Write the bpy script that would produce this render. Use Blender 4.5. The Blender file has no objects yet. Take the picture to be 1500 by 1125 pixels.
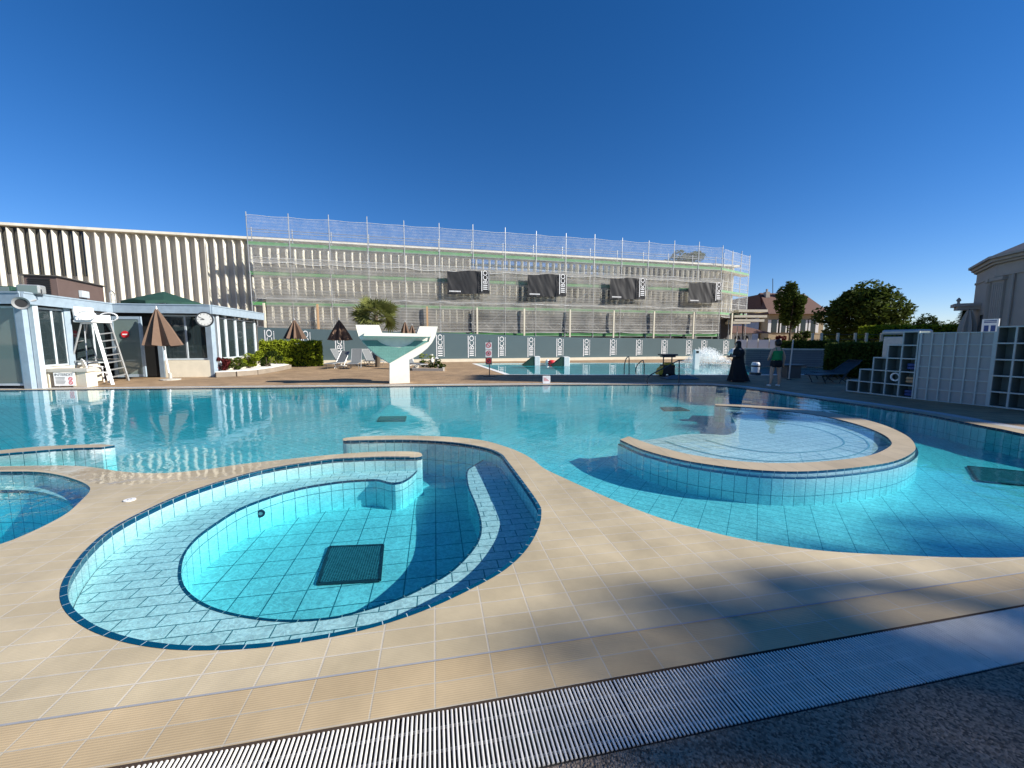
import bpy, bmesh, math, random
from mathutils import Vector, Matrix, noise
from mathutils.geometry import tessellate_polygon
random.seed(7)
R = math.radians
scene = bpy.context.scene
# ------------------------------------------------------------------ camera, sky, sun, exposure
F, HORIZON, EYE = 580.0, 500.0, 1.65
PITCH = math.atan((562.5 - HORIZON) / F)
cam_d = bpy.data.cameras.new('camera'); cam = bpy.data.objects.new('camera', cam_d)
scene.collection.objects.link(cam); scene.camera = cam
cam_d.sensor_width = 36; cam_d.lens = 36 * F / 1500; cam_d.clip_start = 0.05; cam_d.clip_end = 5000
cam.location = (0, 0, EYE); cam.rotation_euler = (R(90) - PITCH, 0, 0)
SUN_EL, SUN_BACK = R(27.6), R(13)          # sun to the right, slightly behind the camera
sun_dir = Vector((math.cos(SUN_EL) * math.cos(SUN_BACK), -math.cos(SUN_EL) * math.sin(SUN_BACK), math.sin(SUN_EL)))
world = bpy.data.worlds.new('World'); scene.world = world; world.use_nodes = True
wn = world.node_tree; bg = wn.nodes['Background']
sky = wn.nodes.new('ShaderNodeTexSky'); sky.sky_type = 'NISHITA'; sky.sun_disc = False
sky.sun_elevation = SUN_EL; sky.sun_rotation = R(90) + SUN_BACK
sky.altitude = 900; sky.air_density = 1.0; sky.dust_density = 0.0; sky.ozone_density = 4
hs = wn.nodes.new('ShaderNodeHueSaturation'); hs.inputs['Saturation'].default_value = 1.27
tint = wn.nodes.new('ShaderNodeMix'); tint.data_type = 'RGBA'; tint.blend_type = 'MULTIPLY'; tint.inputs[0].default_value = 1; tint.inputs[7].default_value = (1.0, 0.94, 1.10, 1)
wn.links.new(sky.outputs[0], hs.inputs['Color']); wn.links.new(hs.outputs[0], tint.inputs[6]); wn.links.new(tint.outputs[2], bg.inputs[0]); bg.inputs[1].default_value = 0.067
sun_d = bpy.data.lights.new('sun', 'SUN'); sun_d.energy = 5.0; sun_d.angle = R(0.5); sun_d.color = (1, 0.95, 0.865)
sun = bpy.data.objects.new('sun', sun_d); scene.collection.objects.link(sun)
sun.rotation_euler = (-sun_dir).to_track_quat('-Z', 'Y').to_euler()
scene.view_settings.view_transform = 'Standard'; scene.view_settings.look = 'None'
scene.view_settings.exposure = 0.84; scene.view_settings.gamma = 1
scene.cycles.transparent_max_bounces = 32; scene.cycles.max_bounces = 14; scene.cycles.diffuse_bounces = 7; scene.cycles.glossy_bounces = 8
scene.cycles.use_denoising = True

# ------------------------------------------------------------------ helpers
def ray(u, v):
    x = (u - 750) / F; y = -(v - 562.5) / F; c, s = math.cos(PITCH), math.sin(PITCH)
    return Vector((x, c + y * s, -s + y * c))
def G(u, v, z=0.0):                         # photo point lying on the level z
    d = ray(u, v); t = (z - EYE) / d.z
    return Vector((d.x * t, d.y * t, z))
def D(u, v, y):                             # photo point at a known distance y
    d = ray(u, v); t = y / d.y
    return Vector((d.x * t, y, EYE + d.z * t))
SL = 0.26                                   # the hall, scaffold and hoarding recede to the right
def PL(u, v, y0):
    d = ray(u, v); t = y0 / (d.y - SL * d.x)
    return Vector((d.x * t, d.y * t, EYE + d.z * t))
TV = Vector((1, SL, 0)).normalized(); NV = Vector((SL, -1, 0)).normalized(); ZV = Vector((0, 0, 1))

def link(o):
    scene.collection.objects.link(o); return o
def tag(o, label=None, cat=None, group=None, kind=None):
    if label: o['label'] = label
    if cat: o['category'] = cat
    if group: o['group'] = group
    if kind: o['kind'] = kind
    return o
def thing(name, label, cat, loc=(0, 0, 0), group=None):
    o = link(bpy.data.objects.new(name, None)); o.location = loc; o.empty_display_size = 0.2
    return tag(o, label, cat, group)
def total_offset(p):
    v = Vector((0, 0, 0))
    while p is not None:
        v += p.location; p = p.parent
    return v
class MB:
    def __init__(s): s.v = []; s.f = []; s.uv = None; s.mi = []
    def add(s, vs, fs):
        b = len(s.v); s.v += [tuple(v) for v in vs]; s.f += [tuple(i + b for i in f) for f in fs]; return s
    def box(s, c, size, rz=0.0, M=None):
        c = Vector(c); x, y, z = [a / 2 for a in size]
        m = Matrix.Rotation(rz, 3, 'Z') if M is None else M
        vs = [c + m @ Vector((i * x, j * y, k * z)) for i in (-1, 1) for j in (-1, 1) for k in (-1, 1)]
        return s.add(vs, [(0, 1, 3, 2), (4, 6, 7, 5), (0, 4, 5, 1), (2, 3, 7, 6), (0, 2, 6, 4), (1, 5, 7, 3)])
    def bar(s, p, q, w, h=None, up=ZV):
        p, q = Vector(p), Vector(q); h = h or w; d = (q - p)
        L = d.length; d.normalize()
        a = d.cross(up)
        if a.length < 1e-4: a = d.cross(Vector((1, 0, 0)))
        a.normalize(); b = a.cross(d)
        return s.box((p + q) / 2, (L, w, h), M=Matrix((d, a, b)).transposed())
    def tube(s, pts, r, n=8, cap=True):
        pts = [Vector(p) for p in pts]; rs = r if isinstance(r, (list, tuple)) else [r] * len(pts)
        b0 = len(s.v); prev = None
        for i, p in enumerate(pts):
            d = (pts[min(i + 1, len(pts) - 1)] - pts[max(i - 1, 0)]).normalized()
            if prev is None:
                a = d.cross(ZV)
                if a.length < 1e-3: a = d.cross(Vector((1, 0, 0)))
            else: a = prev - d * prev.dot(d)
            a.normalize(); prev = a; b = d.cross(a)
            for k in range(n):
                t = 2 * math.pi * k / n
                s.v.append(tuple(p + (a * math.cos(t) + b * math.sin(t)) * rs[i]))
        for i in range(len(pts) - 1):
            for k in range(n):
                k2 = (k + 1) % n
                s.f.append((b0 + i * n + k, b0 + i * n + k2, b0 + (i + 1) * n + k2, b0 + (i + 1) * n + k))
        if cap:
            s.f.append(tuple(b0 + k for k in reversed(range(n))))
            s.f.append(tuple(b0 + (len(pts) - 1) * n + k for k in range(n)))
        return s
    def prism(s, pts, d):                    # planar outline pushed along d
        pts = [Vector(p) for p in pts]; n = len(pts); d = Vector(d)
        tr = tessellate_polygon([pts])
        s.add(pts + [p + d for p in pts], [tuple(t) for t in tr] + [tuple(i + n for i in reversed(t)) for t in tr] +
              [(i, (i + 1) % n, (i + 1) % n + n, i + n) for i in range(n)])
        return s
    def lathe(s, base, prof, n=16):          # prof = (radius, z)
        base = Vector(base); b0 = len(s.v)
        for r, z in prof:
            for k in range(n):
                t = 2 * math.pi * k / n
                s.v.append((base.x + r * math.cos(t), base.y + r * math.sin(t), base.z + z))
        for i in range(len(prof) - 1):
            for k in range(n):
                k2 = (k + 1) % n
                s.f.append((b0 + i * n + k, b0 + i * n + k2, b0 + (i + 1) * n + k2, b0 + (i + 1) * n + k))
        s.f.append(tuple(b0 + k for k in reversed(range(n))))
        s.f.append(tuple(b0 + (len(prof) - 1) * n + k for k in range(n)))
        return s
    def disc(s, c, r, nrm, n=20, r0=0.0, thick=0.01):
        c = Vector(c); nrm = Vector(nrm).normalized(); a = nrm.cross(ZV)
        if a.length < 1e-3: a = Vector((1, 0, 0))
        a.normalize(); b = nrm.cross(a); ring = lambda rr, o: [c + nrm * o + (a * math.cos(2 * math.pi * k / n) + b * math.sin(2 * math.pi * k / n)) * rr for k in range(n)]
        if r0 == 0:
            s.add(ring(r, 0) + ring(r, thick), [tuple(reversed(range(n))), tuple(range(n, 2 * n))] + [(k, (k + 1) % n, (k + 1) % n + n, k + n) for k in range(n)])
        else:
            vs = ring(r, 0) + ring(r0, 0) + ring(r, thick) + ring(r0, thick); fs = []
            for k in range(n):
                j = (k + 1) % n
                fs += [(k, k + n, j + n, j), (k + 2 * n, j + 2 * n, j + 3 * n, k + 3 * n), (k, j, j + 2 * n, k + 2 * n), (k + n, k + 3 * n, j + 3 * n, j + n)]
            s.add(vs, fs)
        return s
    def build(s, name, mat, parent=None, smooth=False, bevel=0.0):
        me = bpy.data.meshes.new(name); me.from_pydata(s.v, [], s.f); me.validate()
        mats = mat if isinstance(mat, (list, tuple)) else [mat]
        for m in mats: me.materials.append(m)
        if s.uv is not None:
            ul = me.uv_layers.new(name='UVMap')
            for lp in me.loops: ul.data[lp.index].uv = s.uv[lp.vertex_index]
        if smooth:
            for p in me.polygons: p.use_smooth = True
        o = link(bpy.data.objects.new(name, me))
        if parent is not None:
            o.parent = parent; o.location = -total_offset(parent)
        if bevel:
            b = o.modifiers.new('bevel', 'BEVEL'); b.width = bevel; b.segments = 2; b.limit_method = 'ANGLE'
        return o
def copy_thing(root, loc, rz=0.0, label=None, group=None, scale=None):
    r = link(root.copy()); r.location = loc; r.rotation_euler = (0, 0, rz)
    if scale: r.scale = scale
    if label: r['label'] = label
    if group: r['group'] = group
    for ch in list(root.children):
        c = link(ch.copy()); c.parent = r
        for g in list(ch.children):
            d = link(g.copy()); d.parent = c
    return r

# ------------------------------------------------------------------ materials
def new_mat(name):
    m = bpy.data.materials.new(name); m.use_nodes = True
    return m, m.node_tree.nodes, m.node_tree.links, m.node_tree.nodes['Principled BSDF']
def mat(name, col, rough=0.6, var=0.12, scale=6.0, bump=0.0, bscale=60.0, metal=0.0, spec=0.4, stretch=None):
    m, n, l, b = new_mat(name)
    tc = n.new('ShaderNodeTexCoord'); nz = n.new('ShaderNodeTexNoise'); nz.inputs['Scale'].default_value = scale; nz.inputs['Detail'].default_value = 6
    if stretch:
        mp = n.new('ShaderNodeMapping'); mp.inputs['Scale'].default_value = stretch; l.new(tc.outputs['Object'], mp.inputs[0]); l.new(mp.outputs[0], nz.inputs['Vector'])
    else: l.new(tc.outputs['Object'], nz.inputs['Vector'])
    mx = n.new('ShaderNodeMix'); mx.data_type = 'RGBA'
    mx.inputs[6].default_value = (*[max(0, c * (1 - var)) for c in col], 1); mx.inputs[7].default_value = (*[min(1, c * (1 + var)) for c in col], 1)
    l.new(nz.outputs[0], mx.inputs[0]); l.new(mx.outputs[2], b.inputs['Base Color'])
    b.inputs['Roughness'].default_value = rough; b.inputs['Metallic'].default_value = metal
    b.inputs['Specular IOR Level'].default_value = spec
    if bump:
        n2 = n.new('ShaderNodeTexNoise'); n2.inputs['Scale'].default_value = bscale; n2.inputs['Detail'].default_value = 5
        l.new(tc.outputs['Object'], n2.inputs['Vector'])
        bp = n.new('ShaderNodeBump'); bp.inputs['Strength'].default_value = bump; bp.inputs['Distance'].default_value = 0.02
        l.new(n2.outputs[0], bp.inputs['Height']); l.new(bp.outputs[0], b.inputs['Normal'])
    return m
def tile_mat(name, c1, c2, grout, bw, rh, mortar, offset=0.0, rot=0.0, rough=0.35, fine=0.0, org=(0, 0), dirt=0.15, freq=2):
    m, n, l, b = new_mat(name)
    uv = n.new('ShaderNodeUVMap'); mp = n.new('ShaderNodeMapping'); mp.vector_type = 'TEXTURE'
    mp.inputs['Rotation'].default_value = (0, 0, rot); mp.inputs['Location'].default_value = (org[0], org[1], 0)
    l.new(uv.outputs[0], mp.inputs[0])
    br = n.new('ShaderNodeTexBrick'); br.offset = offset; br.offset_frequency = freq; br.squash = 1
    br.inputs['Color1'].default_value = (*c1, 1); br.inputs['Color2'].default_value = (*c2, 1); br.inputs['Mortar'].default_value = (*grout, 1)
    br.inputs['Scale'].default_value = 1; br.inputs['Mortar Size'].default_value = mortar; br.inputs['Mortar Smooth'].default_value = 0.2
    br.inputs['Brick Width'].default_value = bw; br.inputs['Row Height'].default_value = rh; br.inputs['Bias'].default_value = 0
    l.new(mp.outputs[0], br.inputs['Vector'])
    nz = n.new('ShaderNodeTexNoise'); nz.inputs['Scale'].default_value = 1.7; nz.inputs['Detail'].default_value = 8; nz.inputs['Roughness'].default_value = 0.65
    l.new(mp.outputs[0], nz.inputs['Vector'])
    rg = n.new('ShaderNodeMapRange'); rg.inputs[1].default_value = 0.3; rg.inputs[2].default_value = 0.7
    rg.inputs[3].default_value = 1 - dirt; rg.inputs[4].default_value = 1 + dirt * 0.4
    l.new(nz.outputs[0], rg.inputs[0])
    n0 = n.new('ShaderNodeTexNoise'); n0.inputs['Scale'].default_value = 0.55; n0.inputs['Detail'].default_value = 5; n0.inputs['Distortion'].default_value = 0.8; l.new(mp.outputs[0], n0.inputs['Vector'])
    r0 = n.new('ShaderNodeMapRange'); r0.inputs[1].default_value = 0.42; r0.inputs[2].default_value = 0.6; r0.inputs[3].default_value = 1 - dirt * 0.6; r0.inputs[4].default_value = 1.0; l.new(n0.outputs[0], r0.inputs[0])
    mm = n.new('ShaderNodeMath'); mm.operation = 'MULTIPLY'; l.new(rg.outputs[0], mm.inputs[0]); l.new(r0.outputs[0], mm.inputs[1])
    mx = n.new('ShaderNodeMix'); mx.data_type = 'RGBA'; mx.blend_type = 'MULTIPLY'; mx.inputs[0].default_value = 1
    l.new(br.outputs[0], mx.inputs[6]); l.new(mm.outputs[0], mx.inputs[7]); l.new(mx.outputs[2], b.inputs['Base Color'])
    b.inputs['Roughness'].default_value = rough; b.inputs['Specular IOR Level'].default_value = 0.35
    bp = n.new('ShaderNodeBump'); bp.inputs['Strength'].default_value = 0.5; bp.inputs['Distance'].default_value = 0.003
    h = br.outputs['Fac']; inv = n.new('ShaderNodeMath'); inv.operation = 'SUBTRACT'; inv.inputs[0].default_value = 1; l.new(h, inv.inputs[1]); last = inv.outputs[0]
    if fine:
        wv = n.new('ShaderNodeTexWave'); wv.inputs['Scale'].default_value = 26; wv.inputs['Distortion'].default_value = 0.4; wv.bands_direction = 'Y'
        l.new(mp.outputs[0], wv.inputs['Vector'])
        ad = n.new('ShaderNodeMath'); ad.operation = 'MULTIPLY_ADD'; ad.inputs[1].default_value = fine
        l.new(wv.outputs['Fac'], ad.inputs[0]); l.new(last, ad.inputs[2]); last = ad.outputs[0]
    l.new(last, bp.inputs['Height']); l.new(bp.outputs[0], b.inputs['Normal'])
    return m
def glass_mat(name, tint=(0.02, 0.03, 0.035), clear=0.25):
    m, n, l, b = new_mat(name)
    b.inputs['Base Color'].default_value = (*tint, 1); b.inputs['Roughness'].default_value = 0.04; b.inputs['Specular IOR Level'].default_value = 0.7
    tr = n.new('ShaderNodeBsdfTransparent'); tr.inputs[0].default_value = (0.75, 0.85, 0.85, 1)
    mx = n.new('ShaderNodeMixShader'); mx.inputs[0].default_value = clear
    l.new(b.outputs[0], mx.inputs[1]); l.new(tr.outputs[0], mx.inputs[2]); l.new(mx.outputs[0], n['Material Output'].inputs[0])
    return m
def net_mat(name, col, cover, wave=3.0):
    m, n, l, b = new_mat(name)
    b.inputs['Base Color'].default_value = (*col, 1); b.inputs['Roughness'].default_value = 0.8
    tr = n.new('ShaderNodeBsdfTransparent'); mx = n.new('ShaderNodeMixShader')
    tc = n.new('ShaderNodeTexCoord'); nz = n.new('ShaderNodeTexNoise'); nz.inputs['Scale'].default_value = wave; nz.inputs['Detail'].default_value = 4
    l.new(tc.outputs['Object'], nz.inputs['Vector'])
    rg = n.new('ShaderNodeMapRange'); rg.inputs[1].default_value = 0.3; rg.inputs[2].default_value = 0.7; rg.inputs[3].default_value = cover * 0.7; rg.inputs[4].default_value = cover * 1.3
    wv = n.new('ShaderNodeTexWave'); wv.bands_direction = 'Z'; wv.inputs['Scale'].default_value = 1.3; wv.inputs['Distortion'].default_value = 1.2; l.new(tc.outputs['Object'], wv.inputs['Vector'])
    wr = n.new('ShaderNodeMapRange'); wr.inputs[3].default_value = 0.72; wr.inputs[4].default_value = 1.15; l.new(wv.outputs['Fac'], wr.inputs[0])
    wm = n.new('ShaderNodeMath'); wm.operation = 'MULTIPLY'; l.new(rg.outputs[0], wm.inputs[0]); l.new(wr.outputs[0], wm.inputs[1])
    l.new(nz.outputs[0], rg.inputs[0]); l.new(wm.outputs[0], mx.inputs[0])
    tl = n.new('ShaderNodeBsdfTranslucent'); tl.inputs[0].default_value = (*col, 1)
    m2 = n.new('ShaderNodeMixShader'); m2.inputs[0].default_value = 0.4; l.new(b.outputs[0], m2.inputs[1]); l.new(tl.outputs[0], m2.inputs[2])
    l.new(tr.outputs[0], mx.inputs[1]); l.new(m2.outputs[0], mx.inputs[2]); l.new(mx.outputs[0], n['Material Output'].inputs[0])
    return m
def leaf_mat(name, col, var=0.35):
    m, n, l, b = new_mat(name)
    geo = n.new('ShaderNodeNewGeometry'); tc = n.new('ShaderNodeTexCoord'); nz = n.new('ShaderNodeTexNoise'); nz.inputs['Scale'].default_value = 1.1
    l.new(tc.outputs['Object'], nz.inputs['Vector'])
    ad = n.new('ShaderNodeMath'); ad.operation = 'ADD'; l.new(geo.outputs['Random Per Island'], ad.inputs[0]); l.new(nz.outputs[0], ad.inputs[1])
    hf = n.new('ShaderNodeMath'); hf.operation = 'MULTIPLY'; hf.inputs[1].default_value = 0.5; l.new(ad.outputs[0], hf.inputs[0])
    mx = n.new('ShaderNodeMix'); mx.data_type = 'RGBA'
    mx.inputs[6].default_value = (*[c * (1 - var) for c in col], 1); mx.inputs[7].default_value = (col[0] * (1 + var * 1.5), col[1] * (1 + var), col[2], 1)
    l.new(hf.outputs[0], mx.inputs[0]); l.new(mx.outputs[2], b.inputs['Base Color'])
    b.inputs['Roughness'].default_value = 0.7; b.inputs['Specular IOR Level'].default_value = 0.08
    tl = n.new('ShaderNodeBsdfTranslucent'); l.new(mx.outputs[2], tl.inputs[0])
    ms = n.new('ShaderNodeMixShader'); ms.inputs[0].default_value = 0.3; l.new(b.outputs[0], ms.inputs[1]); l.new(tl.outputs[0], ms.inputs[2])
    l.new(ms.outputs[0], n['Material Output'].inputs[0])
    return m
ABS_COL, ABS_DEN = (0.0, 0.89, 0.965), 0.72
def water_mats(name, ripple=0.14, caustic=1.0, den=ABS_DEN, inside=0.3):
    out = []
    for top in (True, False):
        m, n, l, b = new_mat(name + ('' if top else '_body')); n.remove(b); o = n['Material Output']
        tr = n.new('ShaderNodeBsdfTransparent')
        if den:
            va = n.new('ShaderNodeVolumeAbsorption'); va.inputs[0].default_value = (*ABS_COL, 1); va.inputs[1].default_value = den
            l.new(va.outputs[0], o.inputs['Volume'])
        if not top:
            l.new(tr.outputs[0], o.inputs[0]); out.append(m); continue
        tc = n.new('ShaderNodeTexCoord')
        nz = n.new('ShaderNodeTexNoise'); nz.inputs['Scale'].default_value = 3.2; nz.inputs['Detail'].default_value = 4; nz.inputs['Distortion'].default_value = 0.6
        nb = n.new('ShaderNodeTexNoise'); nb.inputs['Scale'].default_value = 0.5; nb.inputs['Detail'].default_value = 1
        l.new(tc.outputs['Object'], nz.inputs['Vector']); l.new(tc.outputs['Object'], nb.inputs['Vector'])
        rgb = n.new('ShaderNodeMapRange'); rgb.inputs[1].default_value = 0.35; rgb.inputs[2].default_value = 0.65; rgb.inputs[3].default_value = 0.15; rgb.inputs[4].default_value = 1.25
        l.new(nb.outputs[0], rgb.inputs[0])
        hm = n.new('ShaderNodeMath'); hm.operation = 'MULTIPLY'; l.new(nz.outputs[0], hm.inputs[0]); l.new(rgb.outputs[0], hm.inputs[1])
        bp = n.new('ShaderNodeBump'); bp.inputs['Strength'].default_value = ripple; bp.inputs['Distance'].default_value = 0.05; l.new(hm.outputs[0], bp.inputs['Height'])
        # caustics put into the transmission colour: noise draws a net of bright lines
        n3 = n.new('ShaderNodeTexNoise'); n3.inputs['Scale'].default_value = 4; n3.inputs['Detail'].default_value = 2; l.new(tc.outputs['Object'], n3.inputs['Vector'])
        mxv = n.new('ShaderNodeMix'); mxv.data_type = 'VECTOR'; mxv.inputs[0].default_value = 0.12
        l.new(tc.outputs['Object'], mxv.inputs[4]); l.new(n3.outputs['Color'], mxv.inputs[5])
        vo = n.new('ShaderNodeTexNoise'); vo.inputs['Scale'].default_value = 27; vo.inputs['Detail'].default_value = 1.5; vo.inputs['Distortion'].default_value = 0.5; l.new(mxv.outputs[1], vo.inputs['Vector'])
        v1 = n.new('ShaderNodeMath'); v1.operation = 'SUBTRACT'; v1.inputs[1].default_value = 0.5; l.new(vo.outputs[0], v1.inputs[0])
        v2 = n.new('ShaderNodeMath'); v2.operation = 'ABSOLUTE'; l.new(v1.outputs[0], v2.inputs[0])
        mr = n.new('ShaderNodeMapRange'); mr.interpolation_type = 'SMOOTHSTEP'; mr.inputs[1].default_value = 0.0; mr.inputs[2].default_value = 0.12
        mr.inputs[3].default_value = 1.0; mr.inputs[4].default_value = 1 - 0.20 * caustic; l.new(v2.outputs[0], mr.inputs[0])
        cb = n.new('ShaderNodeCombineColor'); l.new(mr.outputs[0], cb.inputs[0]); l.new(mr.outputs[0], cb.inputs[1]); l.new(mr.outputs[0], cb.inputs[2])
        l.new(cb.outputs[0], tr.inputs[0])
        gl = n.new('ShaderNodeBsdfGlossy'); gl.inputs['Roughness'].default_value = 0.0; l.new(bp.outputs[0], gl.inputs['Normal'])
        ge = n.new('ShaderNodeNewGeometry'); dt = n.new('ShaderNodeVectorMath'); dt.operation = 'DOT_PRODUCT'
        l.new(ge.outputs['Incoming'], dt.inputs[0]); l.new(bp.outputs[0], dt.inputs[1])
        def mth(op, a, b_):                  # Schlick reflectance of water, the same from both sides
            q = n.new('ShaderNodeMath'); q.operation = op
            for i_, x_ in enumerate((a, b_)):
                if x_ is None: continue
                if isinstance(x_, (int, float)): q.inputs[i_].default_value = x_
                else: l.new(x_, q.inputs[i_])
            return q.outputs[0]
        sch = mth('POWER', mth('SUBTRACT', 1.0, mth('MINIMUM', mth('ABSOLUTE', dt.outputs['Value'], None), 1.0)), 5.0)
        fr_out = mth('MULTIPLY_ADD', sch, 0.98); fr_out.node.inputs[2].default_value = 0.02
        ib = mth('MULTIPLY', ge.outputs['Backfacing'], inside)     # seen from below, about half of all light is turned back into the water
        fr_out = mth('MAXIMUM', mth('MULTIPLY', fr_out, mth('SUBTRACT', 1.0, ge.outputs['Backfacing'])), ib)
        ms = n.new('ShaderNodeMixShader'); l.new(fr_out, ms.inputs[0]); l.new(tr.outputs[0], ms.inputs[1]); l.new(gl.outputs[0], ms.inputs[2])
        l.new(ms.outputs[0], o.inputs[0]); out.append(m)
    return out

ROT = R(11)
TW, TH = 0.285, 0.1365
M = {}
ORG = (-0.4, 1.89)
M['deck'] = tile_mat('beige_deck_tile', (0.51, 0.418, 0.265), (0.56, 0.465, 0.305), (0.57, 0.51, 0.41), TW, TH, 0.0052, rot=ROT, rough=0.5, fine=0.25, org=ORG, dirt=0.22)
M['edging'] = tile_mat('brown_edging_tile', (0.49, 0.37, 0.215), (0.53, 0.405, 0.24), (0.50, 0.44, 0.34), TW, TH, 0.004, rot=ROT, rough=0.55, fine=0.4, org=ORG, dirt=0.2)
M['brown_lip'] = mat('dark_brown_lip', (0.07, 0.05, 0.04), 0.7)
M['joint'] = mat('grey_joint', (0.30, 0.30, 0.31), 0.8, 0.15, 20)
M['rim'] = tile_mat('dark_teal_edge_tile', (0.0, 0.055, 0.11), (0.0, 0.065, 0.125), (0.45, 0.55, 0.56), 0.142, 0.6, 0.003, rough=0.2, org=(0, -0.3))
AQ1, AQ2, AG = (0.68, 0.87, 0.86), (0.76, 0.92, 0.91), (0.05, 0.22, 0.26)
M['floor'] = tile_mat('aqua_floor_tile', AQ1, AQ2, AG, TW, TW, 0.006, rot=ROT, rough=0.3, org=ORG)
M['pool_floor'] = tile_mat('aqua_pool_floor_tile', AQ1, AQ2, (0.12, 0.34, 0.38), TW, TH, 0.004, rot=R(-32), rough=0.3, org=ORG)
M['bench'] = tile_mat('aqua_bench_brick', (0.84, 0.91, 0.90), (0.90, 0.95, 0.94), (0.09, 0.24, 0.27), TW * 0.9, TH * 0.9, 0.005, offset=0.5, rot=ROT, rough=0.3, org=ORG)
M['wall'] = tile_mat('aqua_wall_tile', AQ1, AQ2, (0.04, 0.2, 0.23), 0.142, 0.30, 0.004, rough=0.3, org=(0, -0.02))
M['white_floor'] = tile_mat('pale_floor_tile', (0.84, 0.91, 0.90), (0.89, 0.95, 0.94), (0.25, 0.45, 0.47), 0.20, 0.20, 0.006, rot=R(20), rough=0.3)
M['paver'] = tile_mat('brown_paver', (0.36, 0.24, 0.135), (0.42, 0.285, 0.165), (0.20, 0.135, 0.08), 0.6, 0.3, 0.012, offset=0.5, rot=R(-4), rough=0.8, dirt=0.3)
M['grass'] = mat('grass', (0.05, 0.085, 0.02), 0.9, 0.4, 0.4)
M['white_plastic'] = mat('white_plastic', (0.78, 0.78, 0.77), 0.4, 0.05, 8)
M['slat'] = mat('worn_white_slat', (0.74, 0.71, 0.65), 0.5, 0.2, 9)
M['channel'] = mat('dark_channel', (0.03, 0.03, 0.032), 0.8)
M['concrete'] = mat('pale_concrete', (0.46, 0.43, 0.37), 0.85, 0.18, 1.2, 0.3, 40)
M['hall_wall'] = mat('hall_panel', (0.50, 0.46, 0.40), 0.85, 0.28, 2.2, stretch=(1, 1, .08))
M['rib'] = mat('hall_rib', (0.72, 0.68, 0.57), 0.75, 0.26, 2.6, stretch=(1, 1, .1))
M['white'] = mat('white_paint', (0.78, 0.77, 0.74), 0.5, 0.06, 4)
M['kerbstone'] = mat('brown_grey_kerb_stone', (0.24, 0.20, 0.155), 0.9, 0.3, 4, 0.4, 30)
M['dial'] = mat('grey_white_dial', (0.5, 0.5, 0.48), 0.5, 0.04)
M['offwhite'] = mat('cream_render', (0.66, 0.60, 0.47), 0.8, 0.15, 3, 0.3, 25)
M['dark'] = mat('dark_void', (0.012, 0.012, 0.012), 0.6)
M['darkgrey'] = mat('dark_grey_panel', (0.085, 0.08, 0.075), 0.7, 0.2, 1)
M['steel'] = mat('galvanised_steel', (0.42, 0.43, 0.43), 0.45, 0.15, 12, metal=0.5)
M['darksteel'] = mat('dark_steel', (0.05, 0.055, 0.06), 0.4, 0.1, 12, metal=0.4)
M['green_board'] = mat('green_toe_board', (0.10, 0.30, 0.10), 0.6, 0.2, 2)
M['timber'] = mat('orange_timber', (0.48, 0.30, 0.16), 0.75, 0.2, 5)
M['hoard'] = mat('teal_grey_hoarding', (0.085, 0.125, 0.135), 0.38, 0.12, 0.7)
M['banner'] = mat('black_banner', (0.028, 0.028, 0.03), 0.6, 0.3, 2, spec=.25)
M['letter'] = mat('white_lettering', (0.80, 0.80, 0.80), 0.6, 0.03)
M['net'] = net_mat('white_net', (0.68, 0.69, 0.70), 0.25)
M['net_low'] = net_mat('grey_net', (0.58, 0.555, 0.505), 0.48, 0.8)
M['net_edge'] = mat('net_edge_rope', (0.7, 0.7, 0.68), 0.7)
M['kiosk'] = mat('blue_white_metal', (0.27, 0.34, 0.40), 0.42, 0.25, 5)
M['kiosk_white'] = mat('white_metal', (0.45, 0.50, 0.53), 0.4, 0.25, 6)
M['glass'] = glass_mat('window_glass', (0.03, 0.045, 0.05), 0.35)
M['frost'] = glass_mat('green_grey_glass', (0.16, 0.21, 0.20), 0.15)
M['blackglass'] = glass_mat('dark_glass', (0.01, 0.012, 0.014), 0.0)
M['brown_fabric'] = mat('brown_umbrella_fabric', (0.135, 0.085, 0.058), 0.85, 0.15, 8)
M['brown_metal'] = mat('brown_painted_metal', (0.11, 0.075, 0.065), 0.6, 0.15, 3)
M['green_fabric'] = mat('dark_green_awning', (0.012, 0.05, 0.035), 0.8, 0.25, 3)
M['red'] = mat('red_paint', (0.6, 0.02, 0.03), 0.45)
M['blue'] = mat('blue_paint', (0.025, 0.06, 0.2), 0.5)
M['yellow'] = mat('yellow_paint', (0.5, 0.33, 0.03), 0.5)
M['black'] = mat('black_plastic', (0.015, 0.015, 0.016), 0.5)
M['sling'] = mat('grey_sling', (0.14, 0.15, 0.155), 0.8, 0.15, 20)
M['teal_tile'] = tile_mat('sea_green_mosaic', (0.11, 0.25, 0.215), (0.13, 0.28, 0.24), (0.10, 0.2, 0.18), 0.06, 0.06, 0.004, rough=0.4)
M['fountain'] = mat('white_tiled_concrete', (0.70, 0.66, 0.57), 0.5, 0.16, 5)
M['locker_frame'] = mat('pale_locker_frame', (0.43, 0.48, 0.46), 0.45, 0.06, 6)
M['locker_in'] = mat('teal_grey_locker_inside', (0.15, 0.20, 0.195), 0.5, 0.2, 4)
M['locker_back'] = mat('white_locker_back', (0.36, 0.36, 0.345), 0.5, 0.08, 3)
M['stucco'] = mat('beige_stone_wall', (0.40, 0.36, 0.31), 0.85, 0.12, 1.5, 0.2, 20)
M['slate'] = mat('grey_slate_roof', (0.16, 0.145, 0.135), 0.7, 0.25, 8)
M['roof_tile'] = mat('brown_clay_roof', (0.115, 0.06, 0.045), 0.85, 0.3, 4)
M['house'] = mat('yellow_house_render', (0.40, 0.31, 0.19), 0.85, 0.1, 2)
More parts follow.
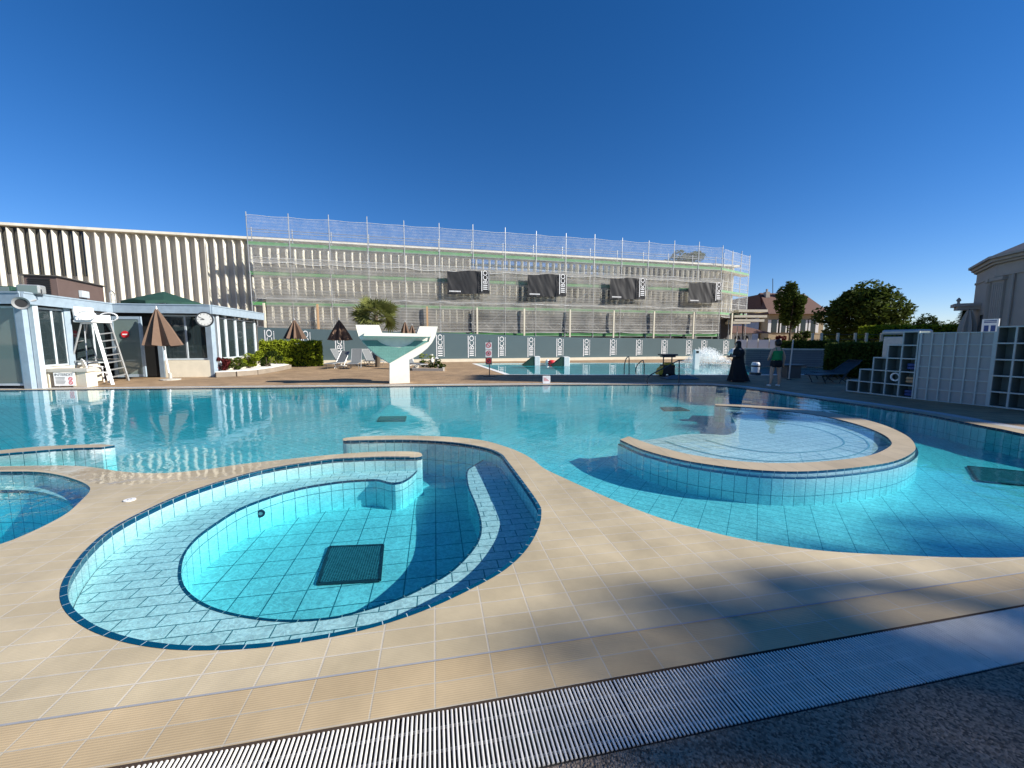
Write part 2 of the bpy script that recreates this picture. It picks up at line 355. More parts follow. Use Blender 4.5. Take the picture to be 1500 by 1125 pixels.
M['bluewall'] = mat('pale_blue_wall', (0.34, 0.38, 0.45), 0.8, 0.1, 2)
M['bark'] = mat('bark', (0.10, 0.075, 0.05), 0.9, 0.3, 9, 0.5, 20)
M['leaf'] = leaf_mat('leaf_green', (0.055, 0.085, 0.018))
M['leaf_dark'] = leaf_mat('leaf_dark_green', (0.028, 0.05, 0.012))
M['leaf_bright'] = leaf_mat('leaf_bright_green', (0.20, 0.27, 0.025), 0.45)
M['leaf_red'] = leaf_mat('leaf_dark_red', (0.10, 0.02, 0.025))
M['palm'] = leaf_mat('palm_green', (0.12, 0.145, 0.05))
M['wallgrey'] = tile_mat('grey_plank_wall', (0.13, 0.14, 0.145), (0.15, 0.16, 0.165), (0.07, 0.075, 0.08), 3.0, 0.14, 0.012, offset=0.4, rough=0.7)
M['skin'] = mat('skin', (0.50, 0.30, 0.21), 0.55, 0.06)
M['hair'] = mat('dark_hair', (0.018, 0.012, 0.01), 0.5)
M['green_cloth'] = mat('green_cloth', (0.014, 0.21, 0.065), 0.8, 0.12, 15)
M['black_cloth'] = mat('black_cloth', (0.012, 0.012, 0.014), 0.85, 0.2, 10)
M['shoe'] = mat('white_shoe', (0.7, 0.7, 0.7), 0.6)
M['foam'] = mat('white_water_foam', (0.88, 0.90, 0.90), 0.4, 0.05, 12, 0.8, 9)
def spray_mat():
    m, n, l, b = new_mat('white_spray'); b.inputs['Base Color'].default_value = (.95, .96, .96, 1); tl = n.new('ShaderNodeBsdfTranslucent'); tl.inputs[0].default_value = (.95, .96, .96, 1)
    mx = n.new('ShaderNodeMixShader'); mx.inputs[0].default_value = .5; l.new(b.outputs[0], mx.inputs[1]); l.new(tl.outputs[0], mx.inputs[2]); tp = n.new('ShaderNodeBsdfTransparent'); m2 = n.new('ShaderNodeMixShader'); m2.inputs[0].default_value = .2; l.new(mx.outputs[0], m2.inputs[1]); l.new(tp.outputs[0], m2.inputs[2]); l.new(m2.outputs[0], n['Material Output'].inputs[0]); return m
M['spray'] = spray_mat()
M['stone_white'] = mat('white_gravel', (0.75, 0.73, 0.68), 0.9, 0.2, 30, 0.6, 60)
def asphalt():
    m, n, l, b = new_mat('dark_aggregate')
    tc = n.new('ShaderNodeTexCoord'); v = n.new('ShaderNodeTexVoronoi'); v.inputs['Scale'].default_value = 105; l.new(tc.outputs['Object'], v.inputs['Vector'])
    nz = n.new('ShaderNodeTexNoise'); nz.inputs['Scale'].default_value = 2.5; nz.inputs['Detail'].default_value = 6; l.new(tc.outputs['Object'], nz.inputs['Vector'])
    cr = n.new('ShaderNodeValToRGB'); cr.color_ramp.elements[0].color = (0.075, 0.058, 0.043, 1); cr.color_ramp.elements[1].color = (0.46, 0.35, 0.26, 1); cr.color_ramp.elements[1].position = 0.95
    sp = n.new('ShaderNodeSeparateColor'); l.new(v.outputs['Color'], sp.inputs[0]); l.new(sp.outputs[0], cr.inputs[0])
    mx = n.new('ShaderNodeMix'); mx.data_type = 'RGBA'; mx.blend_type = 'MULTIPLY'; mx.inputs[0].default_value = 0.6
    l.new(cr.outputs[0], mx.inputs[6]); l.new(nz.outputs[0], mx.inputs[7]); l.new(mx.outputs[2], b.inputs['Base Color'])
    bp = n.new('ShaderNodeBump'); bp.inputs['Strength'].default_value = 1; bp.inputs['Distance'].default_value = 0.006; l.new(v.outputs['Distance'], bp.inputs['Height']); bp.invert = True
    l.new(bp.outputs[0], b.inputs['Normal']); b.inputs['Roughness'].default_value = 0.85
    return m
M['asphalt'] = asphalt()
def grate_mat():
    m, n, l, b = new_mat('drain_mesh'); tc = n.new('ShaderNodeTexCoord'); br = n.new('ShaderNodeTexBrick'); br.offset = 0
    br.inputs['Color1'].default_value = br.inputs['Color2'].default_value = (0.004, 0.008, 0.012, 1); br.inputs['Mortar'].default_value = (0.10, 0.20, 0.22, 1)
    br.inputs['Scale'].default_value = 1; br.inputs['Brick Width'].default_value = 0.024; br.inputs['Row Height'].default_value = 0.024; br.inputs['Mortar Size'].default_value = 0.005
    mp = n.new('ShaderNodeMapping'); mp.inputs['Rotation'].default_value = (0, 0, -ROT); l.new(tc.outputs['Object'], mp.inputs[0]); l.new(mp.outputs[0], br.inputs[0]); l.new(br.outputs[0], b.inputs['Base Color'])
    b.inputs['Roughness'].default_value = 0.5
    return m
M['drain'] = grate_mat()

# ------------------------------------------------------------------ outlines
def smooth(pts, closed=False, step=0.06):
    n = len(pts); out = []
    rng = range(n) if closed else range(n - 1)
    for i in rng:
        p1, p2 = pts[i], pts[(i + 1) % n]
        p0 = pts[i - 1] if (closed or i > 0) else p1 + (p1 - p2)
        p3 = pts[(i + 2) % n] if (closed or i < n - 2) else p2 + (p2 - p1)
        k = max(1, min(14, int((p2 - p1).length / step)))
        for j in range(k):
            t = j / k; t2 = t * t; t3 = t2 * t
            out.append(0.5 * ((2 * p1) + (p2 - p0) * t + (2 * p0 - 5 * p1 + 4 * p2 - p3) * t2 + (3 * p1 - p0 - 3 * p2 + p3) * t3))
    if not closed: out.append(pts[-1])
    return out
def g(l, z=0.0): return [G(u, v, z) for u, v in l]
def at_z(pts, z): return [Vector((p.x, p.y, z)) for p in pts]
def offset(pts, d, closed=True):
    n = len(pts); out = []
    for i, p in enumerate(pts):
        a = pts[i - 1] if (closed or i > 0) else p; b = pts[(i + 1) % n] if (closed or i < n - 1) else p
        t = (b - a); t.z = 0
        if t.length < 1e-9: out.append(p); continue
        t.normalize(); out.append(p + Vector((t.y, -t.x, 0)) * d)
    return out
def area(pts): return 0.5 * sum(pts[i - 1].x * p.y - p.x * pts[i - 1].y for i, p in enumerate(pts))
def fill(name, loops, z, m, kind='structure', parent=None, mb=None):
    mb = mb or MB(); loops = [at_z(lp, z) for lp in loops]; flat = [p for lp in loops for p in lp]
    tr = tessellate_polygon(loops); fs = []
    for a, b, c in tr:
        nz = (flat[b] - flat[a]).cross(flat[c] - flat[a]).z
        if abs(nz) < 1e-12: continue
        fs.append((a, b, c) if nz > 0 else (a, c, b))
    mb.add(flat, fs); mb.uv = [(p[0], p[1]) for p in mb.v]
    o = mb.build(name, m, parent)
    if kind and parent is None: o['kind'] = kind
    return o
def strip(name, a, b, m, kind='structure', parent=None, closed=False, uvz=True, smooth_sh=False):
    mb = MB(); n = len(a); uv = []; s = 0
    for i in range(n + (1 if closed else 0)):
        p, q = a[i % n], b[i % n]
        if i: s += (p - a[i - 1]).length
        mb.v += [tuple(p), tuple(q)]; uv += [(s, p.z), (s, q.z)] if uvz else [(s, 0), (s, (p - q).length)]
        if i: mb.f.append((2 * i - 2, 2 * i, 2 * i + 1, 2 * i - 1))
    mb.uv = uv; o = mb.build(name, m, parent, smooth_sh)
    if kind and parent is None: o['kind'] = kind
    return o

NEAR_LEFT = [(-150, 690), (-60, 684), (0, 683), (60, 682), (100, 682), (128, 683.5), (150, 686.5), (170, 689.5), (201, 692.5), (249, 692.5), (306, 687), (352, 680), (412, 673.5), (480, 666.5), (540, 662), (590, 661), (612, 662.3)]
TIP1 = [(618, 665), (616.5, 669)]
JAC = [(600, 670), (560, 670), (520, 671.5), (480, 674), (400, 686), (337, 702), (276, 722), (225, 744), (171, 772.6), (134, 804), (107, 840.5), (99, 865), (104, 886), (122, 905), (152.5, 922), (201, 936.6), (261, 945), (322, 946), (382, 943), (450, 934), (510, 923), (571, 907), (631, 885.5), (692, 857), (737, 831), (767, 802), (784, 772), (788, 751), (785, 739), (767, 712), (740, 675.5), (730, 664.5), (707, 656), (661.5, 648.5), (601, 645), (540, 645.3), (507, 646)]
TIP2 = [(502.5, 644), (506, 641.3)]
NEAR_RIGHT = [(540.6, 638.7), (601, 638), (661.5, 640), (707, 645), (740, 654), (764, 663.4), (782, 674), (797, 686), (828, 701), (850, 711), (893, 730), (940, 749), (987, 765), (1033, 777), (1080, 788), (1150, 800), (1220, 808), (1313, 813), (1407, 816.6), (1500, 816), (1600, 808), (1750, 786)]
EDGE = smooth(g(NEAR_LEFT + TIP1 + JAC + TIP2 + NEAR_RIGHT))
FAR = [Vector((8.2, 4.2, 0)), Vector((9.3, 5.6, 0))] + g([(1500, 636), (1468, 629), (1440, 624), (1400, 616), (1360, 608), (1312, 600.5), (1270, 594), (1220, 587), (1150, 577.5), (1100, 570), (1060, 565.5), (1020, 564), (900, 563.5), (750, 564.5), (575, 566.2), (400, 567.8), (200, 569.8), (0, 571.8), (-180, 574)])
FARE = smooth(FAR, step=0.25)
LEFT = [Vector((-18.5, 8, 0)), Vector((-12, 5.6, 0))]
POOL = EDGE + FARE + LEFT
jlin = lambda x: 1.967 + 0.193 * x             # grey joint between deck and gutter edging
glin = lambda x: 1.68 + 0.2 * x                 # edge of the white grating
# deck, edging rows and grating
WH = smooth(g([(0, 690.7), (53, 691), (88, 696), (115, 704), (130, 712), (131, 720), (120, 732), (99, 751), (67, 769), (32, 785), (0, 797), (-80, 818), (-200, 826), (-330, 790), (-350, 740), (-220, 703), (-90, 692)]), True)
deck_outer = EDGE + [Vector((9, jlin(9), 0)), Vector((-9, jlin(-9), 0)), Vector((-14, 3, 0)), LEFT[1]]
fill('pool_deck', [deck_outer, WH], 0.0, M['deck'])
fill('gutter_edging', [[Vector((-9, jlin(-9), 0)), Vector((9, jlin(9), 0)), Vector((9, glin(9) + 0.008, 0)), Vector((-9, glin(-9) + 0.008, 0))]], 0.0, M['edging'])
fill('deck_joint', [[Vector((-9, jlin(-9) - 0.005, 0)), Vector((9, jlin(9) - 0.005, 0)), Vector((9, jlin(9) + 0.006, 0)), Vector((-9, jlin(-9) + 0.006, 0))]], 0.003, M['joint'])
# grating: white slats across a dark channel
ga = math.atan(0.2); gx = Vector((math.cos(ga), math.sin(ga), 0)); gy = Vector((-gx.y, gx.x, 0))
g0 = Vector((0, glin(0), 0)); GWD = 0.315
fill('gutter_channel', [[g0 + gx * -6 + gy * 0.012, g0 + gx * 9 + gy * 0.012, g0 + gx * 9 - gy * (GWD + 0.03), g0 + gx * -6 - gy * (GWD + 0.03)]], -0.045, M['channel'])
strip('gutter_lip', [g0 + gx * -6 + gy * 0.0115, g0 + gx * 9 + gy * 0.0115], [p + Vector((0, 0, -0.05)) for p in (g0 + gx * -6 + gy * 0.0115, g0 + gx * 9 + gy * 0.0115)], M['brown_lip'])
mb = MB(); s = -3.0
while s < 6.5:
    c = g0 + gx * s - gy * (GWD / 2); hw = 0.0047
    prof = [(-hw, -0.010), (-hw, -0.006), (-hw * 0.6, -0.003), (hw * 0.6, -0.003), (hw, -0.006), (hw, -0.010)]
    vs = [c + gx * a + gy * e * GWD / 2 * 0.985 + ZV * (b + random.uniform(-.0006, .0006)) for e in (-1, 1) for a, b in prof]; n = 6
    mb.add(vs, [(i, i + 1, i + 1 + n, i + n) for i in range(n - 1)] + [(5, 4, 3, 2, 1, 0), (6, 7, 8, 9, 10, 11)]); s += 0.0192 if int(s / 0.5) == int((s + 0.0192) / 0.5) else 0.0215
for e in (0.06, 0.16, 0.26): mb.bar(g0 + gx * -3 - gy * e - ZV * 0.026, g0 + gx * 6.5 - gy * e - ZV * 0.026, 0.004, 0.012)
tag(mb.build('overflow_grating', M['slat']), 'white slatted overflow grating running across the foreground beside the beige tiles', 'grating')
a0, a1 = g0 + gx * -40 - gy * (GWD + 0.012), g0 + gx * 60 - gy * (GWD + 0.012)
fill('asphalt_path', [[a0, a1, Vector((60, -40, 0)), Vector((-40, -40, 0))]], 0.0, M['asphalt'])
strip('gutter_kerb', [a0, a1], [a0 - ZV * 0.05, a1 - ZV * 0.05], M['joint'])
# far terrace with a hole for the second pool
P2 = g([(697, 532.5), (747, 548.5), (850, 549), (1000, 549), (1110, 549), (1212, 548), (1204, 537), (1095, 535), (1020, 531.6), (850, 531.6)])
MAIN_R = offset(FARE, 0)
terr = FARE + [Vector((-90, 13.2, 0)), Vector((-90, 120, 0)), Vector((120, 120, 0)), Vector((120, jlin(100), 0)), Vector((9, jlin(9), 0)), EDGE[-1]]
fill('pool_terrace', [terr, P2], 0.0, M['paver'])
fill('left_lawn', [[Vector((-90, 13.2, 0)), FARE[-1], LEFT[0], LEFT[1], Vector((-14, 3, 0)), Vector((-9, jlin(-9), 0)), Vector((-90, -20, 0))]], -0.005, M['paver'])
fill('ground', [[Vector((-1500, -300, 0)), Vector((1500, -300, 0)), Vector((1500, 2500, 0)), Vector((-1500, 2500, 0))]], -1.2, M['grass'])
# ------------------------------------------------------------------ pools
ZB, ZJ, ZM = -0.20, -0.58, -0.45               # bench, whirl basin floor, swimming pool floor
WZ = -0.012
fill('pool_floor', [offset(POOL, 0.0)], ZM, M['pool_floor'])
bpy.data.objects['pool_floor'].data.materials[0] = M['pool_floor']
loop = POOL + [POOL[0]]
strip('pool_wall', at_z(loop, -0.05), at_z(loop, ZM - 0.2), M['wall'])
strip('pool_edge_tile', at_z(loop, 0.0), at_z(loop, -0.05), M['rim'])
# whirl basin cut into the pool floor: its own deeper floor sits in a sunk outline, so the pool floor stops at its mouth
JW = smooth(g(JAC))
MOUTH = [JW[-1], JW[0]]
def refloor():
    bpy.data.objects.remove(bpy.data.objects['pool_floor'])
    ja = smooth(g(NEAR_LEFT + TIP1)); jb = smooth(g(TIP2 + NEAR_RIGHT))
    main = ja + [JW[0], JW[-1]] + jb + FARE + LEFT
    fill('pool_floor', [main], ZM, M['pool_floor'])
    fill('whirl_basin_floor', [JW], ZJ, M['floor'])
    strip('basin_step', at_z(MOUTH, ZM), at_z(MOUTH, ZJ), M['wall'])
refloor()
BENCH_IN = smooth(g([(617, 677), (613, 686), (601, 698), (586, 706), (571, 706.5), (550, 702), (510, 704), (480, 707.6), (442.5, 714), (400, 725.7), (352, 744), (312.6, 768), (285.4, 789), (267, 813), (260.7, 837.5), (264, 858.7), (279.4, 877), (303.6, 891), (337, 901.5), (382, 909), (427.5, 911.6), (480, 908), (510, 902), (571, 884), (619, 863), (661.5, 838.7), (691.7, 808.5), (704, 787), (705.5, 766), (698, 739), (687, 712), (685.6, 690.6), (696, 682), (707, 675.5), (711, 671)], ZB), step=0.05)
i0 = 0; i1 = min(range(len(JW)), key=lambda i: (Vector((JW[i].x, JW[i].y)) - Vector(G(731, 666).xy)).length)
bench_outer = JW[i0:i1 + 1]
fill('basin_bench', [offset(bench_outer, -0.005, False) + list(reversed(BENCH_IN))], ZB, M['bench'])
strip('bench_riser', at_z(BENCH_IN, ZB - 0.03), at_z(BENCH_IN, ZJ), M['wall'])
strip('bench_edge_tile', at_z(BENCH_IN, ZB + 0.003), at_z(BENCH_IN, ZB - 0.03), M['rim'])
bi2 = offset(BENCH_IN, 0.022, False)
if (bi2[40] - JW[len(JW) // 4]).length > (BENCH_IN[40] - JW[len(JW) // 4]).length: bi2 = offset(BENCH_IN, -0.022, False)
strip('bench_edge_top', at_z(BENCH_IN, ZB + 0.003), at_z(bi2, ZB + 0.003), M['rim'], uvz=False)
jo = offset(JW, 0.034, False)
cen = sum(JW, Vector((0, 0, 0))) / len(JW)
if (jo[len(JW) // 3] - cen).length < (JW[len(JW) // 3] - cen).length: jo = offset(JW, -0.034, False)
strip('basin_edge_top', at_z(JW, 0.003), at_z(jo, 0.003), M['rim'], uvz=False)
# left whirl basin
ZL = -0.95
fill('left_basin_floor', [WH], ZL, M['floor'])
strip('left_basin_wall', at_z(WH + [WH[0]], -0.05), at_z(WH + [WH[0]], ZL), M['wall'])
strip('left_basin_edge', at_z(WH + [WH[0]], 0.0), at_z(WH + [WH[0]], -0.05), M['rim'])
wc = sum(WH, Vector((0, 0, 0))) / len(WH)
WI = [wc + (p - wc) * 0.86 for p in WH]
fill('left_basin_bench', [WH, WI], ZB, M['bench'])
strip('left_bench_edge', at_z(WI + [WI[0]], ZB + 0.003), at_z(WI + [WI[0]], ZB - 0.04), M['rim'])
strip('left_bench_riser', at_z(WI + [WI[0]], ZB - 0.04), at_z(WI + [WI[0]], ZL), M['wall'])
# water bodies: closed prisms
def water(name, outline, top, bottom, mats, grow=0.012):
    pts = offset(outline, grow if area(outline) > 0 else -grow)
    mb = MB(); n = len(pts); tr = tessellate_polygon([at_z(pts, 0)]); fs = []
    for a, b, c in tr:
        nz = (pts[b] - pts[a]).cross(pts[c] - pts[a]).z
        fs.append((a, b, c) if nz > 0 else (a, c, b))
    ccw = area(pts) > 0
    side = [(i, (i + 1) % n, (i + 1) % n + n, i + n) for i in range(n)]
    if ccw: side = [tuple(reversed(s)) for s in side]
    mb.add(at_z(pts, top) + at_z(pts, bottom), fs + [tuple(i + n for i in reversed(f)) for f in fs] + side)
    o = mb.build(name, mats)
    for k, p in enumerate(o.data.polygons): p.material_index = 0 if k < len(fs) else 1
    o['kind'] = 'structure'
    return o
WM = water_mats('pool_water')
water('pool_water', POOL, WZ, -0.9, WM)
water('left_basin_water', WH, WZ, -1.1, WM)
# thin sheet of water flooding the low deck between pool and basins
wet = g([(-150, 692), (0, 684.5), (60, 683), (100, 683), (128, 684.5), (150, 687.5), (170, 690.5), (201, 693.5), (249, 693.5), (306, 688), (352, 681), (412, 674.7), (470, 668.5), (468, 673), (400, 684), (345, 696), (300, 703), (255, 707), (200, 710), (150, 709.5), (134, 708), (118, 703), (90, 694), (53, 689), (0, 689), (-150, 697)])
FILM = water_mats('water_film', 0.10, 0.0, 0.0, 0.0)[0]
fill('water_film', [smooth(wet, True)], 0.004, FILM)
# island: curved seat wall in the pool
IO = g([(908, 643.5), (940, 657.5), (987, 670.5), (1033, 679), (1103, 687.5), (1173, 690), (1243, 685.3), (1304, 676.5), (1334, 664.5), (1341, 653), (1327, 637), (1290, 620.6), (1243, 609), (1197, 602), (1150, 597), (1089, 592.8), (1047, 591.5)])
II = g([(1048, 593.5), (1103, 596.5), (1164, 603), (1211, 610), (1257, 621.5), (1290, 634), (1304, 644), (1304, 653), (1276, 666), (1220, 674), (1150, 677.8), (1080, 674.8), (1010, 665), (959, 652), (921, 638.8)])
so, si = smooth(IO, step=0.1), smooth(II, step=0.1)
ISL = so + si
isl = thing('pool_island_wall', 'curved beige topped seat wall shaped like a horseshoe standing in the large pool', 'seat wall', (sum((p.x for p in so)) / len(so), sum((p.y for p in so)) / len(so), ZM))
TOPZ = -0.004
M['coping'] = tile_mat('beige_coping_tile', (0.43, 0.35, 0.23), (0.47, 0.385, 0.26), (0.33, 0.28, 0.2), 0.285, 0.6, 0.005, rough=0.5)
fill('coping', [ISL], TOPZ, M['coping'], parent=isl)
lp = ISL + [ISL[0]]
strip('edge_tile', at_z(lp, TOPZ), at_z(lp, TOPZ - 0.035), M['rim'], parent=isl)
strip('side_wall', at_z(lp, TOPZ - 0.035), at_z(lp, ZM), M['wall'], parent=isl)
led = offset(so, 0.035, False)
if (led[20] - isl.location).xy.length < (so[20] - isl.location).xy.length: led = offset(so, -0.035, False)
strip('ledge', at_z(led, -0.075), at_z(so, -0.075), M['rim'], parent=isl, uvz=False)
strip('ledge_face', at_z(led, -0.075), at_z(led, -0.095), M['rim'], parent=isl)
strip('lower_wall', at_z(led, -0.095), at_z(led, ZM), M['wall'], parent=isl)
ic = sum(si, Vector((0, 0, 0))) / len(si)
M['joint_teal'] = mat('teal_floor_joint', (0.22, 0.42, 0.45), 0.6)
# raised shallow floor inside it with a deeper ring and a step
op = g([(959, 651), (1000, 644), (1033, 643), (1065, 644.5), (1078, 637), (1074, 622), (1062, 606), (1052, 597)], -0.2)
inner = list(si) 
fl_out = [Vector((p.x, p.y, 0)) for p in si] + smooth(op, step=0.1)
for sc in (.55, .80):
    ra = [ic + (p - ic) * sc for p in si]; rb = [ic + (p - ic) * (sc - .018) for p in si]
    strip('floor_joint', at_z(ra, -0.095), at_z(rb, -0.095), M['joint_teal'], uvz=False)
for k in range(2, len(si) - 2, 5): strip('floor_joint', at_z([ic + (si[k] - ic) * .56, ic + (si[k] - ic) * .99], -0.0955), at_z([ic + (si[k] - ic) * .56 + Vector((.012, .012, 0)), ic + (si[k] - ic) * .99 + Vector((.012, .012, 0))], -0.0955), M['joint_teal'], uvz=False)
fill('island_floor', [fl_out], -0.10, M['white_floor'])
strip('island_floor_step', at_z(smooth(op, step=0.1), -0.10), at_z(smooth(op, step=0.1), ZM), M['wall'])
ring_in = [ic + (p - ic) * 0.62 for p in si]
M['mid_floor'] = tile_mat('grey_blue_bench_tile', (0.50, 0.72, 0.78), (0.56, 0.78, 0.82), (0.2, 0.4, 0.45), 0.2, 0.2, 0.005, rot=R(20), rough=0.3)
# left pool arm with beige coping
LA = smooth(g([(-150, 676), (-60, 666), (0, 660), (53, 654.7), (107, 652), (149, 651), (168, 652.6), (149, 655.5), (107, 656.6), (53, 660.6), (0, 665), (-60, 671.5), (-150, 683)]), True, step=0.15)
arm = thing('pool_arm_wall', 'narrow beige topped wall curving into the pool at the left edge', 'seat wall', (sum(p.x for p in LA) / len(LA), sum(p.y for p in LA) / len(LA), ZM))
fill('coping', [LA], 0.004, M['coping'], parent=arm); lp = LA + [LA[0]]
strip('edge_tile', at_z(lp, 0.004), at_z(lp, -0.035), M['rim'], parent=arm); strip('side_wall', at_z(lp, -0.035), at_z(lp, ZM), M['wall'], parent=arm)
# pool rim: beige coping and white grating along the far and right edge
ctr = Vector((-2, 9, 0))
def outw(pts, d):
    a = offset(pts, d, False)
    k = len(pts) // 3
    return a if (a[k] - ctr).length > (pts[k] - ctr).length else offset(pts, -d, False)
rim_a, rim_b, rim_c = FARE, outw(FARE, 0.32), outw(FARE, 0.62)
strip('pool_rim', at_z(rim_a, 0.006), at_z(rim_b, 0.006), M['coping'], uvz=False)
M['rim_grate'] = tile_mat('rim_grating', (0.62, 0.63, 0.64), (0.66, 0.67, 0.68), (0.10, 0.11, 0.12), 0.03, 1.0, 0.006, rough=0.5)
strip('rim_grating', at_z(rim_b, 0.007), at_z(rim_c, 0.007), M['rim_grate'], uvz=False)
# second pool
fill('second_pool_floor', [P2], -0.22, M['pool_floor'])
strip('second_pool_wall', at_z(P2 + [P2[0]], 0.0), at_z(P2 + [P2[0]], -0.22), M['wall'])
water('second_pool_water', P2, -0.02, -0.5, water_mats('second_pool_water', 0.05, 0.5))
strip('second_pool_rim', at_z(P2[:2] + P2[2:6], 0.006), at_z(offset(P2[:6], -0.3 if (offset(P2[:6], -0.3, False)[3] - P2[3]).y < 0 else 0.3, False), 0.006), M['white'], uvz=False)
# drains, nozzles and the skimmer disc
def drain(label, px, z, group='dark square drain covers on pool floors'):
    pts = g(px, z); c = sum(pts, Vector((0, 0, 0))) / len(pts)
    t = thing('floor_drain', label, 'drain cover', (c.x, c.y, z), group)
    MB().prism([p + ZV * 0.004 for p in pts], (0, 0, 0.012)).build('grille', M['drain'], t)
    fr = MB()
    for i in range(len(pts)): fr.bar(pts[i] + ZV * 0.012, pts[(i + 1) % len(pts)] + ZV * 0.012, 0.03, 0.016)
    fr.build('frame', M['darksteel'], t)
    return t
drain('large dark square drain grille on the floor of the whirl basin', [(483, 803), (561, 800), (556, 852), (466, 857)], ZJ)
drain('dark drain grille on pool floor straight below the white fountain', [(557, 611), (595, 610.5), (593, 617.5), (553, 618)], ZM)
drain('dark drain grille on pool floor near the right edge by the lockers', [(1418, 684), (1500, 692), (1530, 715), (1432, 706)], ZM)
drain('dark drain grille on pool floor left of the horseshoe wall opening', [(968, 597.5), (996, 597), (1010, 602), (974, 602.5)], ZM)
def nozzle(label, c, nrm, r):
    t = thing('jet_nozzle', label, 'nozzle', c, 'round jet nozzles in the basin')
    MB().disc(c, r, nrm, 20, r * 0.5, 0.012).build('flange', M['black'], t); MB().disc(c, r * 0.5, nrm, 14, 0, 0.006).build('core', M['steel'], t)
nozzle('round black jet nozzle in the bench riser at the left of the basin', G(382, 752, -0.36) + Vector((0, 0, 0)), (0.45, -0.9, 0), 0.045)
t = thing('skimmer_lid', 'small white round lid set into the beige deck', 'lid', G(190, 733))
MB().disc(G(190, 733) + ZV * 0.002, 0.05, ZV, 24, 0, 0.008).build('lid', M['white_plastic'], t); MB().disc(G(190, 733) + ZV * 0.01, 0.02, ZV, 16, 0.012, 0.003).build('ring', M['steel'], t)

#@@REST@@
# ------------------------------------------------------------------ foliage helpers
def leaves(mb, c, rad, n, size, clumps=14, flat=0.0):
    c = Vector(c); rad = Vector(rad); cl = []
    while len(cl) < clumps:
        p = Vector((random.uniform(-1, 1), random.uniform(-1, 1), random.uniform(-1, 1)))
        if 0.25 < p.length < 0.95: cl.append((p * 0.86, random.uniform(0.2, 0.42)))
    for i in range(n):
        q, r = random.choice(cl)
        d = Vector((random.gauss(0, 1), random.gauss(0, 1), random.gauss(0, 1))).normalized() * r * random.uniform(0.55, 1.0)
        p = q + d
        p = c + Vector((p.x * rad.x, p.y * rad.y, p.z * rad.z))
        a = Vector((random.gauss(0, 1), random.gauss(0, 1), random.gauss(0, 0.6))).normalized(); b = a.cross(Vector((random.gauss(0, 1), random.gauss(0, 1), random.gauss(0, 1)))).normalized()
        s = size * random.uniform(0.6, 1.3)
        mb.add([p - a * s, p - b * s * 0.5, p + a * s, p + b * s * 0.5], [(0, 1, 2, 3)])
def tree(name, label, base, crown, rad, n, size, leaf, cat='tree', group=None, trunk_r=0.16, clumps=22):
    base = Vector(base); crown = Vector(crown)
    t = thing(name, label, cat, base, group)
    tm = MB(); mid = base.lerp(crown, 0.5) + Vector((0.15, 0.1, 0))
    tm.tube([base, mid, crown], [trunk_r, trunk_r * 0.75, trunk_r * 0.35], 8)
    for k in range(6):
        a = k * 1.05 + random.random(); e = crown + Vector((math.cos(a) * rad[0] * 0.6, math.sin(a) * rad[1] * 0.6, random.uniform(-0.2, 0.5) * rad[2]))
        st = base.lerp(crown, random.uniform(0.45, 0.8)); tm.tube([st, st.lerp(e, 0.5) + Vector((0, 0, 0.1)), e], [trunk_r * 0.45, trunk_r * 0.3, trunk_r * 0.1], 6)
    tm.build('trunk', M['bark'], t)
    lm = MB(); leaves(lm, crown, rad, n, size, clumps); lm.build('crown', M[leaf], t)
    return t
def shrub(label, base, rad, n, size, leaf, name='low_shrub', cat='shrub', group=None):
    base = Vector(base); t = thing(name, label, cat, base, group)
    lm = MB(); leaves(lm, base + Vector((0, 0, rad[2] * 0.9)), rad, n, size, 9); lm.build('foliage', M[leaf], t)
    sm = MB()
    for k in range(5):
        a = k * 1.26; sm.tube([base, base + Vector((math.cos(a) * rad[0] * 0.5, math.sin(a) * rad[1] * 0.5, rad[2] * 1.1))], 0.015, 5)
    sm.build('stem', M['bark'], t)
    return t
def hedge(label, p, q, thick, h, n, size, leaf, z=0.0, core='leaf_dark'):
    p, q = Vector(p), Vector(q); p.z = q.z = z; t = thing('clipped_hedge', label, 'hedge', (p + q) / 2); d = (q - p); L = d.length; d.normalize(); s = Vector((-d.y, d.x, 0))
    MB().bar(p + ZV * h * 0.47, q + ZV * h * 0.47, thick * 0.8, h * 0.9).build('core', M[core], t)
    lm = MB()
    for i in range(n):
        face = random.random(); x = random.uniform(0, L); y = random.uniform(-.5, .5) * thick; zz = random.uniform(0.02, 1) * h
        if face < 0.35: zz = h * random.uniform(0.93, 1.04)
        elif face < 0.8: y = (-.5 if random.random() < .7 else .5) * thick * random.uniform(0.9, 1.08)
        else: x = random.choice((0, L)) + random.uniform(-.06, .06)
        zz *= 1 + .10 * noise.noise(Vector((x * 1.3, y, 7.1))) + (.07 if random.random() < .06 else 0)
        c = p + d * x + s * y * (1 + .12 * noise.noise(Vector((x * 1.7, zz * 1.5, 2)))) + ZV * (zz + 0.05 * noise.noise(Vector((x * 2, y * 2, zz * 2))))
        a = Vector((random.gauss(0, 1), random.gauss(0, 1), random.gauss(0, 1))).normalized(); b = a.cross(Vector((random.gauss(0, 1), random.gauss(0, 1), random.gauss(0, 1)))).normalized(); r = size * random.uniform(.6, 1.3)
        lm.add([c - a * r, c - b * r * .5, c + a * r, c + b * r * .5], [(0, 1, 2, 3)])
    lm.build('foliage', M[leaf], t)
    return t

